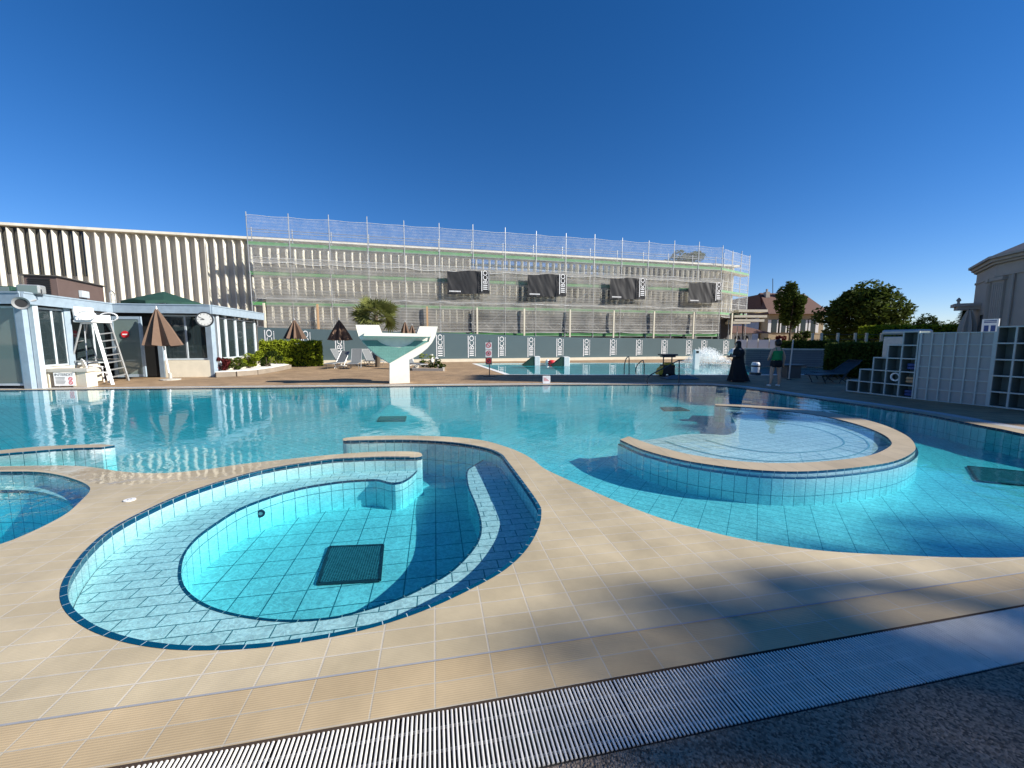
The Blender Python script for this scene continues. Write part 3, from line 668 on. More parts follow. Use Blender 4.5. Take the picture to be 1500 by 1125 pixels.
# ------------------------------------------------------------------ lettering
_font = {}
def text_mesh(txt):
    if txt in _font: return _font[txt]
    cu = bpy.data.curves.new('text', 'FONT'); cu.body = txt; cu.size = 1; cu.space_character = 0.92
    o = link(bpy.data.objects.new('text', cu)); bpy.context.view_layer.update()
    me = bpy.data.meshes.new_from_object(o)
    vs = [v.co.copy() for v in me.vertices]; fs = [tuple(p.vertices) for p in me.polygons]
    bpy.data.objects.remove(o); bpy.data.meshes.remove(me); bpy.data.curves.remove(cu)
    x0, x1 = min(v.x for v in vs), max(v.x for v in vs); y0, y1 = min(v.y for v in vs), max(v.y for v in vs)
    _font[txt] = ([((v.x - x0) / (x1 - x0), (v.y - y0) / (y1 - y0)) for v in vs], fs); return _font[txt]
def put_text(mb, txt, o, ax, ay, w, h):
    vs, fs = text_mesh(txt); o, ax, ay = Vector(o), Vector(ax), Vector(ay)
    mb.add([o + ax * (x * w) + ay * (y * h) for x, y in vs], fs)
def flat(mb, o, ax, ay, x0, x1, y0, y1):
    mb.add([o + ax * x0 + ay * y0, o + ax * x1 + ay * y0, o + ax * x1 + ay * y1, o + ax * x0 + ay * y1], [(0, 1, 2, 3)])
def logo(mb, o, L, cap):                     # reads upward: three bars, BCO, a long line over and a small line of text under
    ax, ay = ZV, -TV
    put_text(mb, 'BCO', o + ax * L * 0.34, ax, ay, L * 0.66, cap)
    for k in range(3): flat(mb, o, ax, ay, L * (0.03 + 0.1 * k), L * (0.075 + 0.1 * k), 0, cap)
    flat(mb, o, ax, ay, -L * 0.06, L * 0.99, cap * 1.2, cap * 1.36)
    x = 0.0
    while x < L * 0.95:
        w = random.uniform(0.03, 0.06) * L; flat(mb, o, ax, ay, x, x + w * 0.75, -cap * 0.4, -cap * 0.27); x += w

# ------------------------------------------------------------------ bath hall
HY0 = 38.8
ha, hb = PL(-150, 420, HY0), PL(1074, 420, HY0); ha.z = hb.z = 0; HL = (hb - ha).length; HT = 10.0
hs_ = lambda u: (PL(u, 420, HY0) - ha).dot(TV)
def hp(s, z, out=0.0): return ha + TV * s + NV * out + ZV * z
hall = thing('bath_hall', 'long flat roofed hall clad in pale vertical concrete ribs, partly behind scaffolding', 'building', (ha + hb) / 2)
MB().prism([hp(0, 0), hp(HL, 0), hp(HL, 0) - NV * 14, hp(0, 0) - NV * 14], (0, 0, HT - 0.1)).build('wall', M['hall_wall'], hall)
rb = MB(); s = 0.2; s_mid = hs_(690)
while s < HL - 0.1:
    z0 = 0.3 if s < s_mid else 4.25
    rb.add([hp(s - .03, z0, 0), hp(s + .13, z0, 0), hp(s + .045, z0, .42), hp(s - .02, z0, .42), hp(s - .03, HT - .3, 0), hp(s + .13, HT - .3, 0), hp(s + .045, HT - .3, .42), hp(s - .02, HT - .3, .42)],
           [(0, 1, 2, 3), (7, 6, 5, 4), (0, 4, 5, 1), (1, 5, 6, 2), (2, 6, 7, 3), (3, 7, 4, 0)]); s += 0.635
rb.build('rib_cladding', M['rib'], hall)
MB().bar(hp(-.3, HT - .1, .2), hp(HL + .3, HT - .1, .2), 0.7, 0.18).build('roof_edge', M['rib'], hall)
MB().bar(hp(0, 8.2, .02), hp(hs_(131), 8.2, .02), 0.06, 3.4).build('window', M['blackglass'], hall)
M['sky_mirror'] = mat('sky_mirror_pane', (0.62, 0.68, 0.74), 0.12, 0.05, 1, metal=1.0)  # mirror panes standing for sky seen through the open hall
MB().bar(hp(hs_(690), 9.0, .02), hp(hs_(905), 9.0, .02), 0.06, 1.35).build('window', M['sky_mirror'], hall)
MB().bar(hp(hs_(905), 8.9, .02), hp(hs_(1030), 8.9, .02), 0.06, 1.35).build('window', M['blackglass'], hall)
MB().bar(hp(hs_(760), 6.2, .02), hp(hs_(1000), 6.2, .02), 0.05, 1.3).build('window', M['blackglass'], hall)
MB().bar(hp(s_mid, 2.7, .03), hp(HL - .2, 2.7, .03), 0.10, 2.9).build('ground_floor_panel', M['darkgrey'], hall)
MB().bar(hp(s_mid - 3, .6, .05), hp(HL - .2, .6, .05), 0.12, 1.3).build('base_opening', M['dark'], hall)
for u in (606, 690, 757, 820, 884, 941, 1002, 1050):
    MB().bar(hp(hs_(u), 0, .3), hp(hs_(u), 4.2, .3), 0.55, 0.4).build('pier', M['dark'], hall)

# ------------------------------------------------------------------ scaffold
SY0 = 36.5
sa, sb = PL(366, 400, SY0), PL(1057, 400, SY0); sa.z = sb.z = 0; SLN = (sb - sa).length; NB = 15; BAY = SLN / NB
def sp(s, z, out=0.0): return sa + TV * s + NV * out + ZV * z
RD = Vector((0.80, 0.60, 0))
scaf = thing('scaffolding', 'tall steel scaffolding with green toe boards in front of the ribbed hall', 'scaffold', (sa + sb) / 2)
lev = [2.2, 4.5, 6.8, 9.05]; TOPS = 11.55
corner = []
for i in range(NB + 1):
    for out, top in ((0, TOPS + random.uniform(-.15, .2)), (-0.9, TOPS - 1.0)):
        m = MB(); m.tube([sp(i * BAY, 0, out), sp(i * BAY, top, out)], 0.036, 6); m.box(sp(i * BAY, 0.02, out), (.18, .18, .04)); m.build('pole', M['steel'], scaf)
ret = [sb + RD * d for d in (2.2, 4.3, 6.3)]
for p in ret:
    for q in (p, p + Vector((-.6, .8, 0)) * 0.9):
        MB().tube([q, q + ZV * (TOPS - random.uniform(0, .4))], 0.036, 6).build('pole', M['steel'], scaf)
for z in lev:
    MB().bar(sp(0, z - .03, -.45), sp(SLN, z - .03, -.45), 0.85, 0.05).build('deck', M['steel'], scaf)
    MB().bar(sp(-.1, z + .1, -.035), sp(SLN + .1, z + .1, -.035), 0.035, 0.24).build('toe_board', M['green_board'], scaf)
    m = MB()
    for dz in (0.6, 1.15):
        m.tube([sp(0, z + dz, -.05), sp(SLN, z + dz, -.05)], 0.022, 6); m.tube([sp(0, z + dz, -.86), sp(SLN, z + dz, -.86)], 0.02, 6)
    for i in range(NB + 1): m.tube([sp(i * BAY, z - .08, 0), sp(i * BAY, z - .08, -.9)], 0.022, 6)
    m.build('guard_rail', M['steel'], scaf)
    if z > 4:
        m = MB(); m.bar(sb + ZV * (z + .1), ret[-1] + ZV * (z + .1), 0.035, 0.22); m.build('toe_board', M['green_board'], scaf)
        MB().bar(sb + ZV * (z - .03) - NV * .45, ret[-1] + ZV * (z - .03) - NV * .45, 0.8, 0.05).build('deck', M['offwhite'], scaf)
        m = MB()
        for dz in (0.6, 1.15): m.tube([sb + ZV * (z + dz), ret[-1] + ZV * (z + dz)], 0.022, 6)
        m.build('guard_rail', M['steel'], scaf)
for i in range(0, NB, 3):
    for k in range(3): MB().tube([sp(i * BAY, lev[k], .03), sp((i + 1) * BAY, lev[k + 1], .03)], 0.02, 6).build('diagonal_brace', M['steel'], scaf)
m = MB()
s0 = (PL(690, 480, SY0) - sa).dot(TV); m = MB()
for z in (2.75, 3.35): m.tube([sp(s0, z, -.2), sp(SLN, z, -.2)], 0.025, 6)
s = s0; k = 0
while s < SLN - .55:
    m.tube([sp(s, 2.75 if k % 2 else 3.35, -.2), sp(s + .6, 3.35 if k % 2 else 2.75, -.2)], 0.018, 5); s += .6; k += 1
m.build('lattice_beam', M['steel'], scaf)
m = MB()
for z in (4.75, 5.3):
    m.tube([sp(SLN - 8, z, -.1), sp(SLN, z, -.1)], 0.025, 6)
for k in range(14): m.tube([sp(SLN - 8 + k * .57, 4.75 if k % 2 else 5.3, -.1), sp(SLN - 8 + (k + 1) * .57, 5.3 if k % 2 else 4.75, -.1)], 0.018, 5)
m.build('lattice_beam', M['steel'], scaf)
for u in (388, 466, 626, 699, 768, 835, 899, 958, 1016, 1072):
    p = PL(u, 470, SY0 - 0.4); p.z = 0
    MB().bar(p, p + ZV * 4.6, 0.14, 0.1, up=NV).build('timber_post', M['timber' if u in (466, 626) else 'offwhite'], scaf)
def net(label, u0, u1, z0, z1, m_, scallop, out=0.10, group='nets hung on the scaffold', path=None, top_wave=.02):
    if path is None: a, b = (PL(u0, 400, SY0) - sa).dot(TV), (PL(u1, 400, SY0) - sa).dot(TV); P = lambda s, z, o: sp(s, z, o)
    else: a, b = 0, (path[1] - path[0]).length; dd = (path[1] - path[0]).normalized(); nn = Vector((dd.y, -dd.x, 0)); P = lambda s, z, o: path[0] + dd * s + nn * o + ZV * z
    t = thing('scaffold_netting', label, 'netting', P((a + b) / 2, z0, out), group)
    mb = MB(); nx = max(8, int((b - a) / .35)); nz = 8; bot = []; topl = []
    for i in range(nx + 1):
        s = a + (b - a) * i / nx; ph = (s / BAY) % 1
        zb = z0 - scallop * math.sin(math.pi * ph) + .12 * noise.noise(Vector((s * .4, z0, 0))); zt = z1 - top_wave * math.sin(math.pi * ph) * 2 + .06 * noise.noise(Vector((s * .7, z1, 3)))
        for k in range(nz + 1):
            z = zb + (zt - zb) * k / nz; mb.v.append(tuple(P(s, z, out + .09 * noise.noise(Vector((s * 1.2, z * .8, z0))))))
        bot.append(P(s, zb, out + .03)); topl.append(P(s, zt, out + .03))
    for i in range(nx):
        for k in range(nz):
            q = i * (nz + 1) + k; mb.f.append((q, q + nz + 1, q + nz + 2, q + 1))
    mb.build('mesh', m_, t, True)
    MB().tube(bot, 0.018, 5).tube(topl, 0.014, 5).build('hem', M['net_edge'], t)
net('pale see-through net along the top lift of the scaffold against the sky', 368, 1057, 7.75, 11.2, M['net'], .1)
net('grey see-through net sagging across the middle lifts of the scaffold', 372, 1057, 5.0, 8.1, M['net_low'], .1, .06)
net('grey see-through net over the lowest lift of the scaffold above the hoarding', 388, 1057, 2.5, 5.05, M['net_low'], .05, .14)
net('pale see-through net wrapped round the right hand end of the scaffold', 0, 0, 4.3, 11.1, M['net'], .1, .08, path=(sb + TV * .1, ret[-1]))
def banner(label, u0, u1, vt, vb):
    a, b = PL(u0, vt, SY0 - .5), PL(u1, vt, SY0 - .5); zt = a.z; zb = PL(u0, vb, SY0 - .5).z; zt2 = b.z
    t = thing('scaffold_banner', label, 'banner', Vector((a.x, a.y, zb)), 'black banners on the scaffold')
    L = (b.xy - a.xy).length; mb = MB(); nx, nz = 44, 18
    for i in range(nx + 1):
        f = i / nx; p = a.lerp(b, f)
        for k in range(nz + 1):
            h = k / nz; z = zb + (zt - zb) * h + (zt2 - zt) * f * .95 - .05 * math.sin(f * 9) * h
            w = .05 * noise.noise(Vector((f * 8 + h * 1.5, h * 1.2, u0))) + .022 * noise.noise(Vector((f * 24 + h * 5, h * 2, u0 + 5)))
            mb.v.append((p.x + NV.x * w, p.y + NV.y * w, z))
    for i in range(nx):
        for k in range(nz):
            q = i * (nz + 1) + k; mb.f.append((q, q + nz + 1, q + nz + 2, q + 1))
    mb.build('sheet', M['banner'], t, True)
    lm = MB(); H = zt - zb
    logo(lm, a.lerp(b, 0.94) + NV * .17 + ZV * (zb + .07 * H - a.z + (zt2 - zt) * .88), H * .86, H * .2)
    for k in range(9): flat(lm, a.lerp(b, .04) + NV * .17 + ZV * (zb + .1 * H - a.z), TV, ZV, k * .11, k * .11 + .075, 0, .10)
    lm.build('lettering', M['letter'], t)
banner('black banner with white BCO lettering, first from the left on the scaffold', 655, 717, 397, 431)
banner('black banner with white BCO lettering, second from the left on the scaffold', 773, 830, 402, 435)
banner('black banner with white BCO lettering, third from the left on the scaffold', 894, 946, 407.5, 439)
banner('black banner with white BCO lettering, fourth and rightmost on the scaffold', 1009, 1057, 414, 444)

# ------------------------------------------------------------------ hoarding
FY0 = 33.5
fa, fb = PL(372, 490, FY0), PL(1076, 505, FY0)
fence = thing('site_hoarding', 'teal grey site hoarding printed with white BCO lettering below the scaffold', 'hoarding', Vector((fa.x, fa.y, 0)))
def lerp_tab(u, tab):
    for (u0, a), (u1, b) in zip(tab, tab[1:]):
        if u <= u1: return a + (b - a) * max(0, (u - u0)) / (u1 - u0)
    return tab[-1][1]
ftop = lambda u: lerp_tab(u, [(372, 2.66), (640, 2.34), (850, 1.99), (1076, 1.86)])
us = [372, 420, 470, 520, 570, 618, 667, 713, 757, 799, 840, 879, 917, 954, 991, 1022, 1049, 1076]
lus = [399, 452, 501, 550, 599, 648, 694, 738, 781, 823, 862, 901, 939, 976, 1012, 1034, 1066]
for a, b, lu in zip(us, us[1:], lus):
    p, q = PL(a, 500, FY0), PL(b, 500, FY0); z0 = .24; ta, tb = ftop(a), ftop(b); n_ = NV * 0.05
    P = lambda w, z: Vector((w.x, w.y, z))
    pan = MB().prism([P(p, z0), P(q, z0), P(q, tb), P(p, ta)], -n_).build('panel', M['hoard'], fence)
    lm = MB(); o = PL(lu, 500, FY0); o = P(o, .42) + NV * .012; logo(lm, o, (ftop(lu) - .55), .36); lm.build('lettering', M['letter'], pan)
    MB().bar(P(q, z0) - NV * .06, P(q, tb) - NV * .06, 0.06).build('post', M['darksteel'], fence)
pl = PL(372, 500, FY0); pr = PL(1110, 500, FY0)
pw = thing('pool_plinth_wall', 'low pale stone plinth under the hoarding along the back of the far pool', 'low wall', Vector((pl.x, pl.y, 0)))
MB().bar(Vector((pl.x, pl.y, .11)) + NV * .1, Vector((pr.x, pr.y, .11)) + NV * .1, 0.4, 0.25).build('wall', M['offwhite'], pw)

# ------------------------------------------------------------------ kiosk
k0, k1 = Vector((-16.7, 13.75, 0)), Vector((-17.8, 17.9, 0)); k2, k3 = Vector((-14.05, 18.6, 0)), Vector((-15.1, 23.6, 0)); kl = Vector((-24, 13.75, 0))
ki = thing('glazed_kiosk', 'low glazed poolside pavilion with pale blue metal frames and flat roof', 'pavilion', k0)
U = lambda p, z: Vector((p.x, p.y, z))
MB().prism([U(p, 3.0) for p in (kl + Vector((0, -.25, 0)), k0 + Vector((.3, -.25, 0)), k1 + Vector((.3, -.3, 0)), k2 + Vector((.3, -.3, 0)), k3 + Vector((.3, .2, 0)), Vector((-24, 24, 0)))], (0, 0, .14)).build('roof', M['kiosk'], ki)
fm = MB()
for a, b in ((kl + Vector((0, -.3, 0)), k0 + Vector((.3, -.3, 0))), (k0 + Vector((.35, -.3, 0)), k1 + Vector((.35, -.35, 0))), (k1 + Vector((.4, -.35, 0)), k2 + Vector((.35, -.35, 0))), (k2 + Vector((.35, -.3, 0)), k3 + Vector((.35, .2, 0)))):
    fm.bar(U(a, 3.08), U(b, 3.08), 0.07, 0.36); fm.bar(U(a, 3.28), U(b, 3.28), 0.12, 0.05)
fm.build('fascia', M['kiosk'], ki)
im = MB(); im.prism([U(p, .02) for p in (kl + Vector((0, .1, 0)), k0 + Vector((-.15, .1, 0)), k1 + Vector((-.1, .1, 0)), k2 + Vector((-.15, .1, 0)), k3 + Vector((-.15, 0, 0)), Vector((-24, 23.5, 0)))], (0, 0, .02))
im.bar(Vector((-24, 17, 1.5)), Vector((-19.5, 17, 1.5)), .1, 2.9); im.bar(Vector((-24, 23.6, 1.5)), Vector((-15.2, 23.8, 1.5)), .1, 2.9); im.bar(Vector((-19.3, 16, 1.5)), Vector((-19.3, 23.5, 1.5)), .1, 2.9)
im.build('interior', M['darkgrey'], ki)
for x, y in ((-17.2, 21.5), (-16.6, 20.6), (-16.0, 22.0), (-15.4, 21.0), (-18.3, 15.5), (-18.6, 16.8)): MB().box((x, y, 1.5), (.12, .12, 2.9)).build('daylight_bar', M['kiosk_white'], ki)  # pale bars added to imitate outside light showing through the glazing
MB().box((-16.2, 20.2, .55), (1.6, .6, 1.0)).build('counter', M['timber'], ki); MB().box((-18.2, 15.0, .5), (.5, 1.4, .9)).build('counter', M['white'], ki)
MB().box((-15.5, 22.9, 1.9), (.7, .05, .9)).build('notice_board', M['white'], ki); MB().box((-16.9, 20.9, 1.25), (.4, .35, .4)).build('appliance', M['blue'], ki)
def post(p, w=0.2, z0=0.0, z1=2.95, m_='kiosk'): MB().bar(U(p, z0), U(p, z1), w, w, up=Vector((0, 1, 0))).build('post', M[m_], ki)
def glazing(a, b, z0, z1, g_='glass', frames=()):
    w = MB().bar(U(a, (z0 + z1) / 2), U(b, (z0 + z1) / 2), 0.02, z1 - z0).build('window', M[g_], ki)
    f = MB(); f.bar(U(a, z0 + .03), U(b, z0 + .03), .07, .07); f.bar(U(a, z1 - .03), U(b, z1 - .03), .07, .07)
    for q in (0.0, *frames, 1.0): f.bar(U(a.lerp(b, q), z0 + .07), U(a.lerp(b, q), z1 - .07), .07, .07, up=Vector((0, 1, 0)))
    f.build('frame', M['kiosk_white'], w)
def lowwall(a, b, h, th=.24): MB().bar(U(a, h / 2), U(b, h / 2), th, h).build('low_wall', M['offwhite'], ki)
glazing(kl, k0 + Vector((-.3, 0, 0)), .12, 2.85, 'frost', (.5,))
post(k0 + Vector((-.12, .05, 0)), .26); post(k0 + Vector((.12, .15, 0)), .16, m_='kiosk_white')
av = k1 - k0
lowwall(k0 + av * .07, k0 + av * .70, .72); glazing(k0 + av * .09, k0 + av * .36, .74, 2.85, 'glass', (.55,)); glazing(k0 + av * .42, k0 + av * .96, .74, 2.85, 'glass', (.5,))
post(k0 + av * .385, .22)
post(k1, .22)
bv = k2 - k1; dx = 0.47
post(k1 + bv * dx, .22); post(k2, .26); post(k2 + Vector((.05, .35, 0)), .16, m_='kiosk_white')
lowwall(k1 + bv * (dx + .03), k2, .78); glazing(k1 + bv * (dx + .03), k2 + Vector((-.1, 0, 0)), .8, 2.85, 'glass', (.5,))
cv = k3 - k2
lowwall(k2 + cv * .05, k3, .78)
for a, b in ((.08, .26), (.28, .46), (.48, .66), (.68, .92)):
    glazing(k2 + cv * a, k2 + cv * b, .8, 2.8, 'glass'); post(k2 + cv * (b + .01), .14, m_='kiosk_white')
# dark doorway and the open door leaf
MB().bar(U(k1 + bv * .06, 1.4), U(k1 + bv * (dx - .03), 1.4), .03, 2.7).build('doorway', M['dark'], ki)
da, db = Vector((-17.2, 17.2, 0)), Vector((-16.15, 17.38, 0))
dr = MB().bar(U(da, 1.45), U(db, 1.45), 0.02, 2.5).build('door', M['frost'], ki)
f = MB()
for z in (.16, 2.66): f.bar(U(da, z), U(db, z), .06, .12)
for q in (0, 1): f.bar(U(da.lerp(db, q), .1), U(da.lerp(db, q), 2.72), .12, .06, up=Vector((0, 1, 0)))
f.build('frame', M['kiosk'], dr)
dn = Vector((-(da - db).y, (da - db).x, 0)).normalized(); dn = dn if dn.y < 0 else -dn
sg = thing('no_entry_sign', 'round red no entry sign with a white bar on the open glass door', 'sign', U(da.lerp(db, .46), 1.95) + dn * .05)
c = sg.location.copy(); MB().disc(c, .15, dn, 24, 0, .012).build('disc', M['red'], sg)
ax = Vector((dn.y, -dn.x, 0)); MB().box(c + dn * .016, (.19, .004, .05), rz=math.atan2(ax.y, ax.x)).build('white_bar', M['letter'], sg)
# things on and around the kiosk
c = D(300, 468, 18.0); ck = thing('wall_clock', 'round white clock in a dark case under the pavilion roof corner', 'clock', c)
cn = Vector((.45, -.9, 0)).normalized(); MB().disc(c, .335, cn, 28, 0, .07).build('case', M['darksteel'], ck); MB().disc(c + cn * .072, .275, cn, 28, 0, .004).build('dial', M['dial'], ck)
cx_ = Vector((-cn.y, cn.x, 0)).normalized(); cx_ = cx_ if cx_.x > 0 else -cx_
hm = MB()
for deg, L, w in ((263, .15, .03), (297, .23, .022)): a = R(90 - deg); d = cx_ * math.cos(a) + ZV * math.sin(a); hm.bar(c + cn * .08, c + cn * .08 + d * L, w, .006, up=cn)
for k in range(12): a = k * math.pi / 6; d = cx_ * math.cos(a) + ZV * math.sin(a); hm.bar(c + cn * .08 + d * .22, c + cn * .08 + d * .255, .02, .004, up=cn)
hm.build('hands', M['black'], ck); MB().tube([c, c + Vector((-.05, .35, .25))], .025, 6).build('bracket', M['darksteel'], ck)
ga_ = thing('green_awning', 'dark green pyramid tent roof behind the pavilion', 'awning', (-18.3, 21.2, 0)); ap = Vector((-18.3, 21.2, 4.25)); e = []
for k in range(8): a = k * math.pi / 4 + .3; e.append(Vector((-18.3 + 1.75 * math.cos(a), 21.2 + 1.75 * math.sin(a), 3.62)))
m = MB()
for k in range(8):
    p, q = e[k], e[(k + 1) % 8]; md = (p + q) / 2 + ZV * .08; m.add([ap, p, md, q], [(0, 1, 2), (0, 2, 3)]); m.add([p, md, q, q - ZV * .16, md - ZV * .16, p - ZV * .16], [(0, 1, 4, 5), (1, 2, 3, 4)])
m.build('canopy', M['green_fabric'], ga_); MB().tube([(-18.3, 21.2, 0), ap], .05, 8).build('pole', M['steel'], ga_)
ac = thing('rooftop_unit', 'brown metal air handling box standing on the pavilion roof', 'rooftop unit', (-19.3, 18.2, 3.14)); adir = Vector((-.36, .93, 0)); an = Vector((.93, .36, 0)); a0_ = Vector((-18.55, 16.5, 0))
MB().prism([U(p, 3.16) for p in (a0_, a0_ + adir * 3.2, a0_ + adir * 3.2 - an * 1.0, a0_ - an * 1.0)], (0, 0, 1.1)).build('casing', M['brown_metal'], ac, bevel=.02)
MB().prism([U(p, 4.27) for p in (a0_ + an * .1 - adir * .1, a0_ + adir * 3.3 + an * .1, a0_ + adir * 3.3 - an * 1.1, a0_ - an * 1.1 - adir * .1)], (0, 0, .04)).build('lid', M['darkgrey'], ac)
gm = MB()
for k in range(9): gm.bar(a0_ - an * .85 - adir * .03 + ZV * (3.5 + k * .08), a0_ - an * .2 - adir * .03 + ZV * (3.5 + k * .08), .03, .05)
gm.build('grille', M['black'], ac); MB().box(a0_ + adir * 1.5 + an * .08 + ZV * 3.72, (.5, .14, .3), rz=math.atan2(adir.y, adir.x)).build('controller', M['kiosk_white'], ac, bevel=.02)
m = MB()
q = a0_ + adir * 3.0 + an * .3; m.tube([q + ZV * 3.2, q + ZV * 3.95, q + ZV * 4.1 + adir * .2, q + ZV * 3.95 + adir * .45, q + ZV * 3.2 + adir * .45], .03, 6)
for z in (3.4, 3.65, 3.9): m.bar(q + ZV * z, q + adir * .45 + ZV * z, .03)
m.build('ladder', M['steel'], ac)
def flood(label, c, m_, rz):
    c = Vector(c); t = thing('roof_floodlight', label, 'floodlight', U(c, 3.3), 'floodlights on the pavilion roof')
    MB().box(c, (.6, .34, .3), rz=rz).build('housing', M[m_], t, bevel=.05)
    d = Vector((math.sin(rz), -math.cos(rz), 0)); MB().box(c + d * .175, (.5, .012, .24), rz=rz).build('lens', M['frost'], t)
    MB().tube([c - ZV * .15, U(c, 3.28)], .02, 6).tube([c + Vector((-.34, 0, .0)), c + Vector((-.34, 0, -.2)), c + Vector((.34, 0, -.2)), c + Vector((.34, 0, 0))], .015, 6).build('bracket', M['darksteel'], t)
flood('dark green floodlight at the far left of the pavilion roof', D(8, 426, 13.9), 'green_fabric', .2)
flood('pale grey floodlight on the pavilion roof above the horn speaker', D(46, 424, 13.9), 'steel', .35)
c = D(31, 444, 13.3); hn = thing('horn_speaker', 'grey round horn loudspeaker under the pavilion roof corner', 'loudspeaker', c); dd = Vector((.7, -.7, -.08)).normalized()
MB().tube([c - dd * .28, c - dd * .15, c - dd * .05, c + dd * .06, c + dd * .1], [.06, .06, .1, .18, .2], 20, cap=False).build('horn', M['steel'], hn, True); MB().disc(c, .15, dd, 20, 0, .004).build('throat', M['black'], hn); MB().tube([c - dd * .25, c - dd * .25 + Vector((0, .4, .15))], .03, 6).build('bracket', M['steel'], hn)
m = MB()
# lifeguard chair
lc = thing('lifeguard_chair', 'tall white lifeguard seat on a steel frame with a ladder in front of the pavilion', 'lifeguard chair', G(140, 561))
r1, r2, l1, l2 = G(165, 563.5), G(188, 557.5), G(97, 562), G(121, 557.5)
t1, t2, s1, s2 = D(138, 474, 15.4), D(160, 471.5, 16.2), D(119, 474, 15.4), D(127, 472, 16.2)
m = MB()
for a, b in ((l1, s1), (l2, s2)): m.tube([a, b], .03, 8)
m.tube([l1.lerp(s1, .38), r1.lerp(t1, .38)], .022, 6); m.tube([l1.lerp(s1, .7), l2.lerp(s2, .7)], .02, 6); m.tube([l2.lerp(s2, .38), r2.lerp(t2, .38)], .022, 6); m.tube([s1, t1], .03, 6); m.tube([s2, t2], .03, 6)
m.tube([s1.lerp(s2, .5) , (l1 + r1) / 2], .02, 6)
m.build('frame', M['steel'], lc)
m = MB(); m.bar(r1, t1, .10, .05); m.bar(r2, t2, .10, .05)
for k in range(1, 8): m.bar(r1.lerp(t1, k / 8.5), r2.lerp(t2, k / 8.5), .09, .035)
m.build('ladder', M['steel'], lc)
sc_ = (t1 + t2 + s1 + s2) / 4
m = MB(); m.box(sc_ + ZV * .05, (.72, .8, .1)); m.box(sc_ + Vector((-.32, 0, .33)), (.1, .74, .55), M=Matrix.Rotation(-.12, 3, 'Y')); m.box(sc_ + Vector((0, .4, .2)), (.6, .05, .25)); m.build('seat', M['white_plastic'], lc, bevel=.04)
m = MB()
for y in (-.42, .42):
    pts = [sc_ + Vector((.02 + .36 * math.cos(a) + .2, y, .25 + .17 * math.sin(a))) for a in [k * math.pi / 8 for k in range(17)]]; m.tube(pts, .025, 6)
m.build('armrest', M['white_plastic'], lc)
def monobloc(label, c, rz):
    c = Vector(c); t = thing('garden_chair', label, 'chair', c, 'white plastic garden chairs'); Rm = Matrix.Rotation(rz, 3, 'Z'); T = lambda x, y, z: c + Rm @ Vector((x, y, z))
    MB().box(T(0, 0, .42), (.5, .48, .04), rz=rz).build('seat', M['white_plastic'], t, bevel=.015)
    m = MB(); pr = [(-.25, .42), (-.27, .75), (-.2, .92), (0, .98), (.2, .92), (.27, .75), (.25, .42)]; m.prism([T(x, .24 + (z - .42) * .2, z) for x, z in pr], Rm @ Vector((0, .03, 0))); m.build('backrest', M['white_plastic'], t)
    for x in (-.23, .23):
        for y in (-.22, .24): MB().tube([T(x, y, .42), T(x * 1.12, y * 1.15, 0)], [.035, .025], 6).build('leg', M['white_plastic'], t)
        MB().tube([T(x * 1.1, .28, .7), T(x * 1.15, 0, .68), T(x * 1.15, -.24, .62), T(x * 1.1, -.24, .42)], .025, 6).build('arm', M['white_plastic'], t)
monobloc('white plastic chair behind the lifeguard ladder nearest the concrete box', G(143, 561), 2.6)
monobloc('white plastic chair further back below the lifeguard seat beside the pavilion wall', G(128, 556), 1.2)
nb = thing('concrete_bench_box', 'low concrete box with slab top carrying the INTERDIT notice', 'concrete box', G(95, 567)); c0, c1 = G(63, 568), G(133, 567)
MB().bar(U(c0, .61) + Vector((-.15, .2, 0)), U(c1, .61) + Vector((-.05, .2, 0)), .5, .12).build('slab', M['concrete'], nb, bevel=.015)
for a, w in ((.12, .35), (.86, .5)):
    q = c0.lerp(c1, a); MB().box(U(q, .275) + Vector((-.15, .2, 0)), (w, .38, .55)).build('block', M['offwhite'], nb)
nt = thing('notice_sign', 'white INTERDIT notice with red prohibition rings on the concrete box', 'sign', G(95, 566)); q0 = c0.lerp(c1, .26) + Vector((0, -.02, 0)); q1 = c0.lerp(c1, .70) + Vector((0, -.02, 0)); q0.z = q1.z = .06
ax = (q1 - q0); W_ = ax.length; ax.normalize(); nn = Vector((ax.y, -ax.x, 0))
MB().prism([q0, q1, q1 + ZV * .48, q0 + ZV * .48], -nn * .02).build('board', M['white'], nt)
m = MB(); put_text(m, 'INTERDIT', q0 + ax * .04 + ZV * .36 + nn * .004, ax, ZV, W_ - .08, .085)
for k in range(6): flat(m, q0 + nn * .004, ax, ZV, .05, .05 + random.uniform(.38, .5) * W_ , .07 + k * .045, .085 + k * .045)
m.build('lettering', M['black'], nt)
m = MB()
for z in (.11, .25): m.disc(q0 + ax * (W_ - .14) + ZV * z + nn * .002, .065, nn, 16, .047, .004); m.bar(q0 + ax * (W_ - .18) + ZV * (z + .04) + nn * .004, q0 + ax * (W_ - .10) + ZV * (z - .04) + nn * .004, .012, .004, up=nn)
m.build('prohibition_ring', M['red'], nt)

